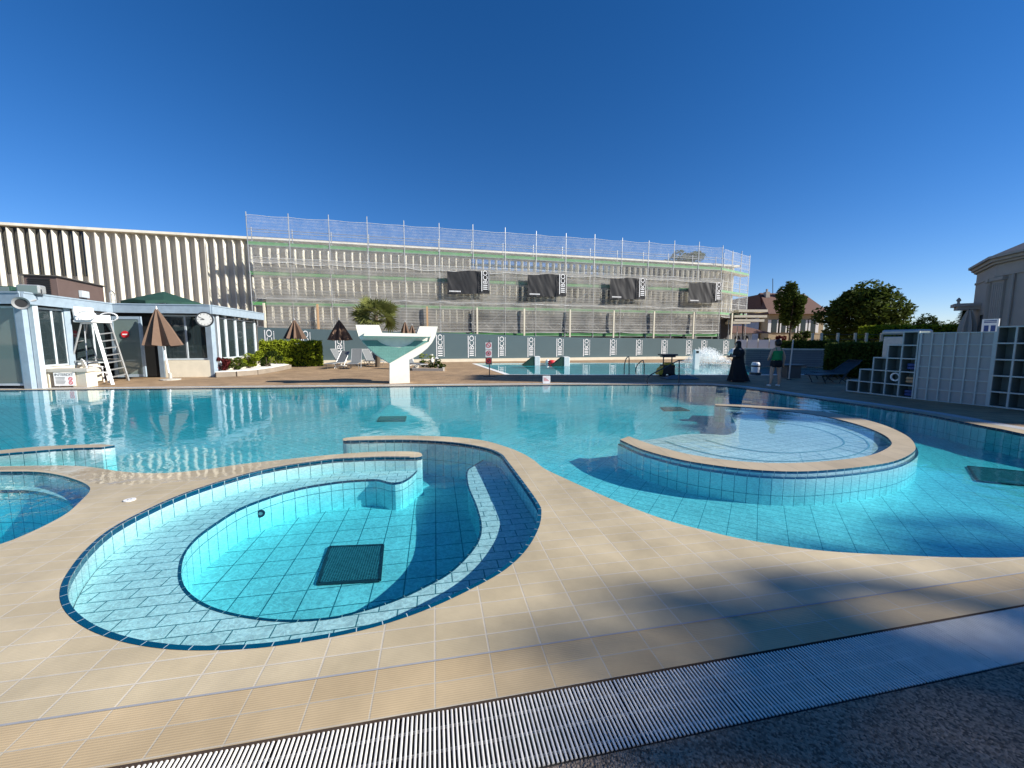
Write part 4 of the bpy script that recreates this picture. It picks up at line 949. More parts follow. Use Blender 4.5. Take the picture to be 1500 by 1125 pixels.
# ------------------------------------------------------------------ parasols, loungers
def parasol(label, base, zb, zt, r, lean=(0, 0), pleats=9, name='parasol'):
    base = Vector(base); t = thing(name, label, 'parasol', base, 'brown parasols beside the pools'); top = base + Vector((lean[0], lean[1], zt))
    MB().tube([base, base + Vector((lean[0] * .2, lean[1] * .2, .5)), top + ZV * .06], .032, 8).build('pole', M['white_plastic'] if zt > 2.5 else M['steel'], t)
    m = MB(); n = pleats * 2; rows = 7; jit = [random.uniform(.9, 1.08) for _ in range(n)]
    for i in range(rows + 1):
        f = i / rows; z = zt + (zb - zt) * f; cxy = base + Vector((lean[0], lean[1], 0)) * (z / zt)
        for k in range(n):
            a = 2 * math.pi * k / n + .2; rr = r * (f ** .9) * (1.0 if k % 2 == 0 else .5) * jit[k] + .035
            drop = (0 if k % 2 == 0 else .06) * f
            m.v.append((cxy.x + rr * math.cos(a), cxy.y + rr * math.sin(a), z - drop + random.uniform(-.012, .012)))
    for i in range(rows):
        for k in range(n): m.f.append((i * n + k, i * n + (k + 1) % n, (i + 1) * n + (k + 1) % n, (i + 1) * n + k))
    m.build('canopy', M['brown_fabric'], t); MB().lathe(top, [(.03, 0), (.035, .04), (.012, .13)], 8).build('finial', M['steel'], t)
    MB().lathe(base, [(.36, 0), (.36, .04), (.06, .07), (.05, .3)], 16).build('base', M['concrete'], t)
parasol('half closed brown parasol in front of the dark pavilion doorway', G(250, 556.5), 1.5, 3.02, .68, (-.42, .1), pleats=8)
parasol('brown parasol rising behind the hedge, left of the two by the loungers', U(D(434, 520, 27.5), 0), 1.85, 3.1, .72)
parasol('brown parasol over the grey loungers, right of the two by the hedge', U(D(499, 520, 26.5), 0), 1.75, 3.05, .82)
parasol('closed brown parasol showing above the fountain bowl, left one', U(D(594, 500, 27), 0), 1.75, 2.95, .42, pleats=6)
parasol('closed brown parasol showing above the fountain bowl, right one', U(D(604, 500, 27.6), 0), 1.75, 2.75, .40, pleats=6)
def make_lounger(label, base, rz, back=.95, m_='sling', legm='steel'):
    base = Vector(base); t = thing('sun_lounger', label, 'sun lounger', base, 'sun loungers around the pool'); Rm = Matrix.Rotation(rz, 3, 'Z'); T = lambda x, y, z: base + Rm @ Vector((x, y, z))
    bx, bz = 1.15 + .75 * math.cos(back), .38 + .95 * math.sin(back)
    def sheet(pts, w, nm):
        m = MB()
        for x, z in pts: m.v += [tuple(T(x, -w, z)), tuple(T(x, w, z)), tuple(T(x, -w, z - .025)), tuple(T(x, w, z - .025))]
        for i in range(len(pts) - 1):
            a = i * 4; b = a + 4; m.f += [(a, b, b + 1, a + 1), (a + 2, a + 3, b + 3, b + 2), (a, a + 2, b + 2, b), (a + 1, b + 1, b + 3, a + 3)]
        m.f += [(0, 1, 3, 2), tuple(4 * (len(pts) - 1) + q for q in (0, 2, 3, 1))]; m.build(nm, M[m_], t)
    sheet([(0, .33), (.5, .37), (1.15, .38)], .27, 'seat'); sheet([(1.15, .385), (1.15 + (bx - 1.15) * .5, .385 + (bz - .385) * .5 - .02), (bx, bz)], .27, 'backrest')
    f = MB()
    for y in (-.3, .3): f.tube([T(-.02, y, .32), T(.5, y, .36), T(1.15, y, .37), T(bx, y, bz)], .02, 6)
    for q in (T(-.02, 0, .32),): f.tube([T(-.02, -.3, .32), T(-.02, .3, .32)], .02, 6)
    f.tube([T(bx, -.3, bz), T(bx, .3, bz)], .02, 6); f.build('frame', M[legm], t)
    for y in (-.3, .3):
        MB().tube([T(.15, y, .34), T(.35, y, 0)], .018, 6).build('leg', M[legm], t); MB().tube([T(1.3, y, .5), T(.95, y, 0)], .018, 6).build('leg', M[legm], t)
        MB().tube([T(.75, y, .37), T(1.35, y, 0)], .018, 6).build('leg', M[legm], t)
    return t
make_lounger('grey lounger in profile in front of the clipped hedge under the left parasol', G(462, 534), 2.9, .85)
make_lounger('grey lounger seen end on, first of the pair before the right parasol pole', G(481, 541), 1.35, .75)
make_lounger('pale lounger in profile half hidden behind the parasol pole', G(515, 534), 2.75, .85)
make_lounger('grey lounger seen end on, just right of the parasol pole', G(516, 541), 1.75, 1.0)
make_lounger('reclined grey lounger close behind the left side of the white fountain', G(560, 537), 2.6, .9)
make_lounger('grey lounger turned away, between the end on lounger and the fountain', G(538, 536), 1.5, 1.1)
make_lounger('grey lounger standing just right of the white fountain pillar', G(621, 542), 2.55, .75)
make_lounger('dark lounger in the shade beside the stepped cube shelf, nearer one', G(1188, 561), .15, .45, 'black', 'darksteel')
make_lounger('dark lounger in the shade beside the stepped cube shelf, further one', G(1196, 556), .12, .5, 'black', 'darksteel')

# ------------------------------------------------------------------ plants on the left terrace
pk = thing('planter_kerb', 'low stone kerb round the gravel bed beside the pavilion', 'kerb', G(370, 548))
kp = [G(316, 553), G(345, 551.5), G(375, 549), G(400, 545), G(424, 540)]
m = MB()
for a, b in zip(kp, kp[1:]): m.bar(a + ZV * .12, b + ZV * .12, .25, .24)
m.build('kerb', M['kerbstone'], pk, bevel=.02); MB().prism([U(p, .1) for p in (kp[0], kp[1], kp[2], kp[3], kp[4], G(400, 536), Vector((-14.2, 23, 0)), Vector((-13.85, 18.8, 0)))], (0, 0, .16)).build('gravel_bed', M['stone_white'], pk)
GR = 'low shrubs in the gravel bed'
shrub('small dark red shrub at the pavilion corner in the gravel bed', U(G(326, 550.8), .2), (.38, .35, .40), 900, .055, 'leaf_red', group=GR)
shrub('low green shrub beside the red one in the gravel bed', U(G(345, 549), .2), (.6, .45, .42), 1300, .055, 'leaf', group=GR)
shrub('bright green rounded shrub in the middle of the gravel bed', U(G(366, 546.5), .2), (.75, .55, .62), 2000, .06, 'leaf_bright', group=GR)
shrub('dark green shrub at the right end of the gravel bed', U(G(392, 543.5), .2), (.85, .6, .52), 1800, .06, 'leaf_dark', group=GR)
shrub('low bright plant spreading below the clipped hedge', U(G(411, 539), .1), (.7, .5, .35), 500, .06, 'leaf_bright', group=GR)
hedge('bright green clipped hedge in front of the hoarding below the brown parasol', D(384, 530, 25.5), D(471, 530, 26.8), 1.0, 1.62, 5200, .085, 'leaf_bright')
# palm
pb = U(D(552, 500, 25.5), 0); pt = pb + Vector((0, 0, 3.3)); pm = thing('fan_palm', 'fan palm with ragged green fronds behind the white fountain', 'palm tree', pb)
MB().tube([pb, pb + Vector((.05, 0, 1.6)), pt], [.16, .15, .13], 10).build('trunk', M['bark'], pm); fr = MB()
for k in range(40):
    a = k * 2.4 + random.uniform(-.3, .3); el = random.uniform(-.55, 1.2); d = Vector((math.cos(a) * math.cos(el), math.sin(a) * math.cos(el), math.sin(el))); L = random.uniform(.7, 1.05)
    c = pt + d * L + Vector((0, 0, -.05 * L)); fr.tube([pt, c], .012, 4); side = Matrix.Rotation(random.uniform(-1.1, 1.1), 3, d) @ d.cross(ZV).normalized(); upv = side.cross(d)
    for j in range(15):
        q = R(-105 + 15 * j); e = (d * math.cos(q) + side * math.sin(q)).normalized() * random.uniform(.6, .85); e += Vector((0, 0, -.12)) + upv * .06; w = e.cross(upv).normalized() * .05
        fr.add([c, c + e * .55 - w, c + e, c + e * .55 + w], [(0, 1, 2, 3)])
fr.build('frond', M['palm'], pm)

# ------------------------------------------------------------------ white fountain
fy = 15.55
fo = thing('mushroom_fountain', 'white Y shaped water fountain with sea green mosaic face at the pool edge', 'fountain', U(D(586, 560, fy), 0))
P = lambda l, y=fy: [D(u, v, y) for u, v in l]
arc = lambda cx, cy, rx, ry, a0, a1, n=12: [(cx + rx * math.cos(R(a0 + (a1 - a0) * i / n)), cy + ry * math.sin(R(a0 + (a1 - a0) * i / n))) for i in range(n + 1)]
body = [(572.5, 562), (572.5, 532.5), (626, 500), (628, 492), (610, 492), (610, 487), (613, 478), (638, 478)] + [(637.5, 484), (635, 493), (630.5, 502), (624, 510), (616, 517), (607, 523), (599, 527), (599, 562)]
MB().prism(P(body), (0, .62, 0)).build('pillar', M['fountain'], fo, bevel=.012)
shell = [(529, 477), (530.5, 485), (533, 494), (537, 501)] + [(545, 511), (555, 520), (565, 527.5), (574, 532)] + [(626, 500), (628, 492.5), (628, 487), (533, 487), (560, 487), (558, 476.5)]
shell = [(529, 477), (530.5, 485), (533, 494), (538, 502), (546, 511.5), (555, 520), (565, 527.5), (573, 532.2), (626, 500), (628, 492.5), (610, 490), (563, 487.5), (558.5, 476.8)]
MB().prism(P(shell, fy + .05), (0, .5, 0)).build('bowl', M['fountain'], fo, bevel=.01)
tp = [(536, 498.5), (556, 498.5)] + [(561, 502.5), (568, 506), (576, 508.2), (586, 508.8), (594, 507), (601, 503.5), (606, 499)] + [(626, 499.2), (573, 531.5), (565, 526.5), (555, 519), (546, 510.5)]
m = MB().prism(P(tp, fy + .02), (0, .03, 0)); m.uv = [(v[0], v[2]) for v in m.v]; m.build('mosaic', M['teal_tile'], fo)
MB().prism(P([(535, 487.5), (624, 488.5), (622, 493), (533.5, 492)], fy - .35), (0, .75, 0)).build('tray', M['fountain'], fo, bevel=.012)
m = MB().prism(P([(533.5, 492.2), (623.5, 493.2), (623.5, 494.6), (534, 494)], fy - .33), (0, .2, 0)); m.uv = [(v[0], v[2]) for v in m.v]; m.build('lip', M['teal_tile'], fo)

fo.rotation_euler.z = R(20); fo.scale = (1.05, 1, 1)
# ------------------------------------------------------------------ planter lamps, signs, small pool things
bd = thing('flower_bed', 'small planted bed with a low kerb right of the fountain', 'flower bed', G(635, 542)); m = MB(); bp_ = [G(605, 543), G(650, 543.5), G(649, 538.5), G(612, 538)]
for a, b in zip(bp_, bp_[1:] + bp_[:1]): m.bar(a + ZV * .07, b + ZV * .07, .12, .14)
m.build('kerb', M['concrete'], bd); lm = MB()
for c in (G(630, 540.5), G(643, 540.5), G(620, 540), G(648, 541)): leaves(lm, c + ZV * .3, (.5, .35, .32), 260, .06, 6)
lm.build('plants', M['leaf'], bd)
lm = MB(); leaves(lm, G(625, 540) + ZV * .75, (.5, .3, .5), 160, .05, 6); lm.build('tall_plant', M['leaf_bright'], bd)
def bollard(label, u, v, h):
    c = G(u, v); t = thing('bollard_lamp', label, 'bollard light', c, 'white bollard lamps in the bed')
    MB().lathe(c, [(.11, 0), (.11, h * .72)], 14).build('post', M['white_plastic'], t); MB().lathe(c, [(.07, h * .72), (.07, h * .86)], 14).build('lens', M['frost'], t); MB().lathe(c, [(.14, h * .86), (.13, h * .95), (.04, h)], 14).build('cap', M['white_plastic'], t)
bollard('white bollard lamp further back in the bed right of the fountain', 632.5, 534.5, .75); bollard('white bollard lamp nearer the pool in the bed right of the fountain', 639.5, 538, .62)
c = G(717, 551); sp_ = thing('sign_post', 'black post with three stacked pool rule signs in front of the far pool', 'sign post', c)
MB().tube([c, c + ZV * 1.7], .022, 8).build('post', M['darksteel'], sp_); MB().lathe(c, [(.32, 0), (.32, .03), (.05, .06)], 20).build('base', M['darksteel'], sp_)
for k, (z, mm) in enumerate(((1.43, 'white'), (1.07, 'white'), (.72, 'darkgrey'))):
    pn = MB().box(c + Vector((-.03, -.04, z)), (.30, .015, .33)).build('sign_plate', M[mm], sp_); m = MB(); cc = c + Vector((-.03, -.05, z + (.02 if k else .04)))
    m.disc(cc, .12, (0, -1, 0), 20, .092, .004); m.bar(cc + Vector((-.07, -.003, .07)), cc + Vector((.07, -.003, -.07)), .022, .004, up=Vector((0, 1, 0))); m.build('prohibition_ring', M['red'], pn)
    if k: MB().bar(cc + Vector((-.04, 0, -.05)), cc + Vector((.03, 0, .04)), .05, .003, up=Vector((0, 1, 0))).build('symbol', M['black'], pn)
c = G(801, 562.5) + Vector((0, .22, 0)); ps = thing('pool_edge_sign', 'small white sign standing on the far rim of the large pool', 'sign', c)
MB().box(c + ZV * .17, (.3, .04, .26)).build('board', M['white'], ps, bevel=.01); MB().box(c + ZV * .02, (.26, .22, .04)).build('base', M['white_plastic'], ps); m = MB()
for k in range(3): flat(m, c + Vector((-.1, -.024, .1 + k * .05)), Vector((1, 0, 0)), ZV, 0, .2 - .05 * k, 0, .02)
m.build('lettering', M['red'], ps)
def block(label, u, v):
    c = G(u, v); c.z = -.05; t = thing('jet_block', label, 'pool block', c, 'wedge blocks in the far pool')
    MB().prism([c + Vector((-.95, -.05, 0)), c + Vector((-.05, -.05, 0)), c + Vector((-.05, -.05, .62)), c + Vector((-.18, -.05, .6))], (0, .9, 0)).build('wedge', M['green_fabric'], t)
    MB().box(c + Vector((.15, .4, .31)), (.38, .95, .66)).build('face', M['white'], t, bevel=.02)
block('wedge shaped block with white face in the far pool, left one', 784, 534.5); block('wedge shaped block with white face in the far pool, right one', 827, 535.5)
c = G(808, 532); c.z = -.02; bu = thing('pool_float', 'red and white float between the two wedge blocks', 'float', c)
MB().lathe(c, [(.1, -.05), (.32, .0), (.32, .2), (.1, .26)], 16).build('ring', M['red'], bu, True); MB().lathe(c + Vector((-.3, 0, 0)), [(.1, 0), (.2, .1), (.05, .32)], 12).build('buoy', M['white'], bu, True)
def handrail(label, pts):
    pts = [Vector(p) for p in pts]; t = thing('pool_handrail', label, 'handrail', U(pts[0], 0), 'steel pool handrails'); MB().tube(smooth(pts, step=.12), .024, 8).build('rail', M['darksteel'], t)
    m = MB()
    for p in (pts[0], pts[-1]): m.lathe(U(p, max(0, min(p.z, .0)) if p.z <= .01 else p.z - .02), [(.06, 0), (.06, .02)], 12)
    m.build('flange', M['steel'], t)
handrail('curved steel handrail of the far pool ladder, left one', [G(921.5, 549), D(921.5, 530, 19.2), D(921, 522.5, 19.25), D(917, 526, 19.5), D(914.5, 537, 19.7), U(D(914.5, 549, 19.8), -.1)])
handrail('curved steel handrail of the far pool ladder, right one', [G(943.5, 549), D(943.5, 533, 19.2), D(942, 527.5, 19.25), D(936, 532, 19.5), D(931.5, 539, 19.7), U(D(932, 549, 19.8), -.1)])
handrail('slanting steel handrail leading into the large pool beside the cart', [U(D(949, 565, 15.3), -.05), D(949.5, 552, 15.3), D(975, 538, 15.6), D(994, 528, 15.9), D(1000, 527.6, 16)])
c = G(994.5, 562); t = thing('rail_post', 'upright steel post holding the slanting handrail', 'post', c); MB().tube([c, D(995, 528.5, 15.9)], .024, 8).build('post', M['darksteel'], t); MB().lathe(c, [(.06, 0), (.06, .02)], 12).build('flange', M['steel'], t)
# cleaning cart
c = G(977, 551); ct = thing('cleaning_cart', 'dark cleaning cart with a yellow side standing on the shaded terrace', 'cart', c)
MB().box(c + Vector((0, 0, .33)), (.55, .5, .45)).build('body', M['black'], ct, bevel=.03); MB().box(c + Vector((0, 0, 1.02)), (.78, .5, .07)).box(c + Vector((0, 0, .95)), (.6, .42, .1)).build('tray', M['darksteel'], ct, bevel=.02)
MB().prism([c + Vector((-.5, -.2, .08)), c + Vector((-.2, -.2, .1)), c + Vector((-.2, -.2, .55)), c + Vector((-.42, -.2, .35))], (0, .4, 0)).build('side_bin', M['yellow'], ct); [MB().tube([c + Vector((x, 0, .5)), c + Vector((x, 0, .95))], .03, 6).build('upright', M['darksteel'], ct) for x in (-.2, .2)]
MB().box(c + Vector((.0, -.1, .6)), (.4, .3, .12)).build('basket', M['yellow'], ct)
for x in (-.22, .22):
    for y in (-.2, .2): MB().tube([c + Vector((x, y - .03, .09)), c + Vector((x, y + .03, .09))], .09, 12).build('wheel', M['black'], ct)
c = G(997, 555); t = thing('folded_cover', 'dark grey folded sheet lying on the terrace beside the cart', 'cover', c); m = MB()
for i in range(13):
    for k in range(6): x = i / 12; y = k / 5; m.v.append(tuple(c + Vector((-.75 + 1.5 * x, -.35 + .75 * y, .02 + .2 * math.sin(math.pi * y) * math.sin(math.pi * x) ** .5 * (.7 + .5 * noise.noise(Vector((x * 5, y * 4, 1))))))))
for i in range(12):
    for k in range(5): q = i * 6 + k; m.f.append((q, q + 6, q + 7, q + 1))
m.build('sheet', M['sling'], t, True)
# water feature
c = G(1035, 534); c.z = -.05; t = thing('fountain_splash', 'bright white mound of splashing water in the far pool', 'water jet', c); m = MB()
for i in range(11000):
    x = random.gauss(0, .8); h = 1.05 * math.exp(-(x * .75) ** 2) + .18; q = c + Vector((x, random.gauss(0, .35), h * random.random() ** .6 * random.uniform(.7, 1.1)))
    a = Vector((random.gauss(0, 1), random.gauss(0, 1), random.gauss(0, 1))).normalized(); b = a.cross(Vector((random.gauss(0, 1), random.gauss(0, 1), random.gauss(0, 1)))).normalized(); r = random.uniform(.008, .03)
    m.add([q - a * r, q - b * r, q + a * r, q + b * r], [(0, 1, 2, 3)])
m.build('spray', M['spray'], t)
c = U(D(1019, 540, 24.5), -.1); t = thing('fountain_column', 'white square column with a dark top opening beside the splash', 'column', c); MB().box(c + ZV * .62, (.30, .30, 1.24)).build('shaft', M['white'], t, bevel=.015); MB().box(c + Vector((0, -.155, 1.1)), (.16, .01, .14)).build('opening', M['dark'], t)
c = U(D(1080, 540, 22), 0); t = thing('swan_neck_spout', 'white curved water spout behind the robed person', 'water spout', c)
MB().tube(smooth([c, c + ZV * .75, c + Vector((-.05, 0, 1.05)), c + Vector((-.28, 0, 1.12)), c + Vector((-.45, 0, .9))], step=.1), [.16] * len(smooth([c, c + ZV * .75, c + Vector((-.05, 0, 1.05)), c + Vector((-.28, 0, 1.12)), c + Vector((-.45, 0, .9))], step=.1)), 10).build('neck', M['white'], t, True)
c = G(1106, 549); t = thing('white_bin', 'small white container with a dark band beside the far pool', 'bin', c); MB().lathe(c, [(.26, 0), (.26, .12)], 14).build('base', M['darksteel'], t); MB().lathe(c + ZV * .12, [(.17, 0), (.19, .42), (.15, .5)], 16).build('body', M['white_plastic'], t); MB().lathe(c + ZV * .4, [(.192, 0), (.192, .07)], 16).build('band', M['black'], t)
c = G(1157, 553); t = thing('stone_table', 'dark slab topped block in the shade beside the grey pole', 'table', c); MB().box(c + ZV * .27, (.62, .5, .54)).build('block', M['darkgrey'], t); MB().box(c + ZV * .57, (.95, .7, .07)).build('top', M['darksteel'], t, bevel=.01)
c = G(1155.5, 556); t = thing('shade_pole', 'slim grey pole standing right of the woman in green', 'pole', c); MB().tube([c, c + Vector((.06, 0, 1.72))], .028, 8).build('shaft', M['steel'], t); MB().lathe(c, [(.1, 0), (.1, .03)], 12).build('foot', M['darksteel'], t)

# ------------------------------------------------------------------ cube shelves on the right
l0, l1 = G(1239.5, 573), G(1335.5, 584); lq, le = G(1447, 595.5), G(1640, 617)
CH = .388
def cubes(name, label, p, q, heights, inside, backed=True, depth=.42, ch=CH):
    d = (q - p); n = len(heights); cw = d.length / n; d.normalize(); nn = Vector((-d.y, d.x, 0)); nn = nn if nn.x > 0 else -nn
    t = thing(name, label, 'shelf', p); f = MB(); dv = MB(); w = .034; H = max(heights); rz = math.atan2(d.y, d.x)
    for i in range(n + 1):
        h = max(heights[i - 1] if i else 0, heights[i] if i < n else 0) * ch
        f.box(p + d * (cw * i) + nn * .0175 + ZV * (h / 2), (w, .035, h), rz=rz); dv.box(p + d * (cw * i) + nn * (depth / 2 + .018) + ZV * (h / 2), (w * .8, depth - .035, h - .004), rz=rz)
    for i in range(n):
        for k in range(heights[i] + 1):
            o = p + d * (cw * (i + .5)) + ZV * (k * ch + (w / 2 if k == 0 else -w / 2))
            f.box(o + nn * .019, (cw - w, .033, w), rz=rz); dv.box(o + nn * (depth / 2 + .018), (cw - w * .8, depth - .04, w * .8), rz=rz)
    dv.build('divider', M['locker_in'], t)
    f.build('frame', M['locker_frame'], t); b = MB()
    for i in range(n):
        h = heights[i] * ch; b.box(p + d * (cw * (i + .5)) + nn * (depth - .03) + ZV * (h / 2), (cw - w * .9, .015, h - .02), rz=math.atan2(d.y, d.x))
    b.build('back_panel', M[inside], t)
    return t, d, nn, cw
ts, d_, n_, cw = cubes('cube_shelf', 'stepped pale cube shelf rising from one to five cells beside the pool', l0, l1, [1, 2, 3, 4, 5], 'locker_in')
# towels and kit in the stepped shelf
for i, k, mm, lab in ((4, 2, 'blue', 'blue folded towel in the third row of the tallest shelf column'), (4, 1, 'timber', 'brown folded towel in the second row of the tallest shelf column'), (3, 1, 'white_plastic', 'white coiled ring hanging in the stepped shelf'), (4, 0, 'blue', 'blue box in the bottom cell of the tallest shelf column')):
    q = l0 + d_ * (cw * (i + .6)) + n_ * .2 + ZV * (k * CH + .05); t = thing('stored_towel' if mm != 'white_plastic' else 'stored_ring', lab, 'pool gear', q, 'gear in the stepped shelf')
    if mm == 'white_plastic': MB().disc(q + ZV * .15 + n_ * -.1, .13, -n_, 18, .09, .04).build('ring', M[mm], t)
    else:
        for j in range(2): MB().box(q + ZV * (.05 + j * .09), (.2, .25, .08), rz=math.atan2(d_.y, d_.x)).build('fold', M[mm], t, bevel=.02)
# frosted back wall of cubes
def panelwall(label, p, q, nx, nz, h):
    d = q - p; L = d.length; d.normalize(); nn = Vector((-d.y, d.x, 0)); nn = nn if nn.x > 0 else -nn; rz = math.atan2(d.y, d.x); t = thing('panel_locker_wall', label, 'locker wall', p)
    MB().box(p + d * (L / 2) + nn * .25 + ZV * (h / 2), (L, .4, h), rz=rz).build('panel', M['locker_back'], t); f = MB()
    for i in range(nx + 1): f.box(p + d * (L * i / nx) + nn * .03 + ZV * (h / 2), (.05 if i in (0, nx) else .03, .06, h + .03), rz=rz)
    for k in range(nz + 1): f.box(p + d * (L / 2) + nn * .036 + ZV * (h * k / nz), (L - .05, .05, .03), rz=rz)
    f.build('frame', M['locker_frame'], t)
panelwall('white closed locker wall with a grid of square panels between the cube shelves', l1 + d_ * .06, lq - d_ * .03, 6, 6, 1.88)
cubes('cube_shelf', 'tall pale cube shelf with teal cells at the right edge of the frame', lq, le, [5, 5, 5, 5, 5, 5], 'locker_in', ch=.405)
cb = thing('metal_cabinet', 'grey metal cabinet with a rounded lid behind the stepped shelf', 'cabinet', l0 + d_ * (cw * 4) + n_ * .9)
q = l0 + d_ * (cw * 2.6) + n_ * .95
MB().box(q + ZV * .9, (.85, .6, 1.8), rz=math.atan2(d_.y, d_.x)).build('body', M['steel'], cb, bevel=.02); MB().box(q + ZV * 1.93, (.95, .7, .16), rz=math.atan2(d_.y, d_.x)).build('lid', M['steel'], cb, bevel=.06)
q = U(D(1449, 490, 10.6), 0); sn = thing('towel_notice', 'white notice with blue symbols standing above the white locker wall', 'sign', q)
MB().box(q + ZV * 2.05, (.32, .03, .38), rz=math.atan2(d_.y, d_.x)).build('board', M['white'], sn); m = MB(); o = q - n_ * .02 + ZV * 1.87
for k in range(2): flat(m, o, d_, ZV, -.12, .12, .27 + k * .04, .292 + k * .04)
for x in (-.11, .02): flat(m, o, d_, ZV, x, x + .09, .04, .2)
m.build('symbol', M['blue'], sn); MB().tube([q, q + ZV * 1.9], .03, 6).build('post', M['steel'], sn)

# ------------------------------------------------------------------ background on the right
wa, wb = D(1092, 530, 27.2), D(1215, 530, 25.2); t = thing('retaining_wall', 'grey plank textured retaining wall behind the far pool', 'wall', U(wa, 0)); a, b = U(wa, 0), U(wb, 0); n2 = Vector((0, .4, 0))
m = MB().prism([a, b, U(b, 1.1), U(a, 1.12)], n2); m.uv = [(v[0], v[2]) for v in m.v]; m.build('wall', M['wallgrey'], t); MB().bar(U(a, 1.15) + n2 * .5, U(b, 1.13) + n2 * .5, .5, .08).build('coping', M['concrete'], t)
a, b = D(1078, 505, 38), D(1143, 505, 37); t = thing('white_panel_fence', 'white painted panel fence behind the robed person', 'fence', U(a, 0))
for k in range(4):
    p, q = a.lerp(b, k / 4), a.lerp(b, (k + .97) / 4); MB().bar(U(p, .95), U(q, .95), .06, 1.7).build('panel', M['white'], t)
for k in range(5): MB().bar(U(a.lerp(b, k / 4), 0), U(a.lerp(b, k / 4), 1.9), .09).build('post', M['offwhite'], t)
hedge('low dark hedge on top of the grey retaining wall', D(1146, 505, 29), D(1222, 505, 28), 1.0, .65, 2200, .09, 'leaf', z=1.0)
hedge('large dark hedge in the shade left of the stepped cube shelf', D(1210, 530, 19.2), D(1345, 530, 17.2), 2.0, 1.5, 9000, .075, 'leaf')
t = thing('post_fence', 'row of pale fence posts with wire in front of the big tree', 'fence', U(D(1190, 500, 30), 0)); pp = []
for u in (1190, 1203, 1227, 1252.5, 1269, 1291):
    c = U(D(u, 495, 30), 1.0); pp.append(c); MB().box(c + ZV * .6, (.14, .14, 1.35)).build('post', M['offwhite'], t, bevel=.01)
m = MB()
for z in (.4, .8, 1.15):
    m.tube([p + ZV * z for p in pp], .012, 4)
m.build('wire', M['darksteel'], t)
# house
hy = 60; H0, H1 = U(D(1127, 470, hy), 0), U(D(1207, 470, hy), 0); hd = Vector((.25, 10, 0)); ev = 5.9; hsn = thing('brown_roof_house', 'old yellow house with a steep brown tiled roof and chimneys beyond the pool', 'house', H0)
MB().prism([H0, H1, H1 + hd, H0 + hd], (0, 0, ev)).build('wall', M['house'], hsn)
r0, r1_ = U(D(1113, 430, hy + 4), 0), U(D(1178, 436, hy + 4), 0); zr = 9.3
A, B, C_, D_ = U(H0, ev) + Vector((-.6, -.7, -.2)), U(H1, ev) + Vector((.6, -.7, -.2)), U(H1 + hd, ev) + Vector((.6, .7, -.2)), U(H0 + hd, ev) + Vector((-.6, .7, -.2)); E1, E2 = U(r0, zr), U(r1_, zr - .2)
rf = MB().add([A, B, C_, D_, E1, E2], [(0, 1, 5, 4), (1, 2, 5), (2, 3, 4, 5), (3, 0, 4), (3, 2, 1, 0)]).build('roof', M['roof_tile'], hsn)
for u, v, w, h in ((1177, 445, .8, 2.0), (1123, 432, .6, .9), (1144, 431, .5, 1.0)):
    c = D(u, v, hy + 3.2); MB().box(c, (w, .7, h)).box(c + ZV * (h / 2 + .2), (w * .3, .3, .5)).build('chimney', M['stucco'], rf)
MB().tube([D(1132, 432, hy + 4), D(1132, 408, hy + 4)], .05, 5).build('antenna', M['darksteel'], rf)
for u in (1135, 1148, 1161, 1178, 1190):
    w = MB().box(U(D(u, 470, hy - .05), 3.9) , (.95, .12, 1.9)).build('window', M['blackglass'], hsn); MB().box(U(D(u, 470, hy - .1), 3.9) + Vector((-.75, 0, 0)), (.45, .06, 1.9)).build('shutter', M['white'], w); MB().box(U(D(u, 470, hy - .1), 3.9) + Vector((.75, 0, 0)), (.45, .06, 1.9)).build('shutter', M['white'], w)
g0_ = U(D(1096, 470, hy + 6), 0); MB().prism([g0_, H0 + Vector((-.3, 2, 0)), H0 + Vector((-.3, 11, 0)), g0_ + Vector((0, 8, 0))], (0, 0, 5.2)).build('side_wing', M['bluewall'], hsn)
G1, G2 = g0_ + Vector((-.5, -.5, 0)), H0 + Vector((-.1, 1.4, 0)); MB().prism([U(G1, 5.2), U(G2, 5.2), U(G2.lerp(G1, .3), 8.9), U(G1.lerp(G2, .2), 7.4)], (0, 9, 0)).build('gable', M['roof_tile'], hsn)
lw0, lw1 = U(D(1066, 490, 47), 0), U(D(1102, 490, 47), 0); t = thing('arched_annexe', 'small white annexe with arched openings and a brown roof beside the scaffold', 'building', lw0)
MB().prism([lw0, lw1, lw1 + Vector((0, 6, 0)), lw0 + Vector((0, 6, 0))], (0, 0, 2.6)).build('wall', M['white'], t)
q = lw0 + Vector((-.3, -.5, 0)); q2 = U(D(1124, 490, 47), 0) + Vector((.3, -.5, 0)); MB().add([U(q, 2.6), U(q2, 2.6), U(q2, 2.6) + Vector((0, 7, 0)), U(q, 2.6) + Vector((0, 7, 0)), U(q, 3.6) + Vector((.5, 3.5, 0)), U(q2, 3.6) + Vector((-1.6, 3.5, 0))], [(0, 1, 5, 4), (1, 2, 5), (2, 3, 4, 5), (3, 0, 4), (3, 2, 1, 0)]).build('roof', M['roof_tile'], t)
for u in (1080, 1092):
    c = U(D(u, 495, 46.98), 0); MB().prism([c + Vector((x, 0, z)) for x, z in [(-.35, 1.3), (.35, 1.3), (.35, 2.0), (.25, 2.25), (0, 2.35), (-.25, 2.25), (-.35, 2.0)]], (0, -.03, 0)).build('arch_opening', M['darkgrey'], t)
t = thing('slab_canopy', 'stack of cream cantilevered slabs at the right end of the scaffold', 'canopy', U(D(1089, 490, 44), 0))
for u0, u1, v in ((1076, 1118, 456), (1070, 1117, 464), (1070, 1113, 470), (1068, 1093, 473)):
    a, b = D(u0, v, 44), D(u1, v, 44); MB().bar(a, U(b, a.z), 1.6, .26).build('slab', M['offwhite'], t)
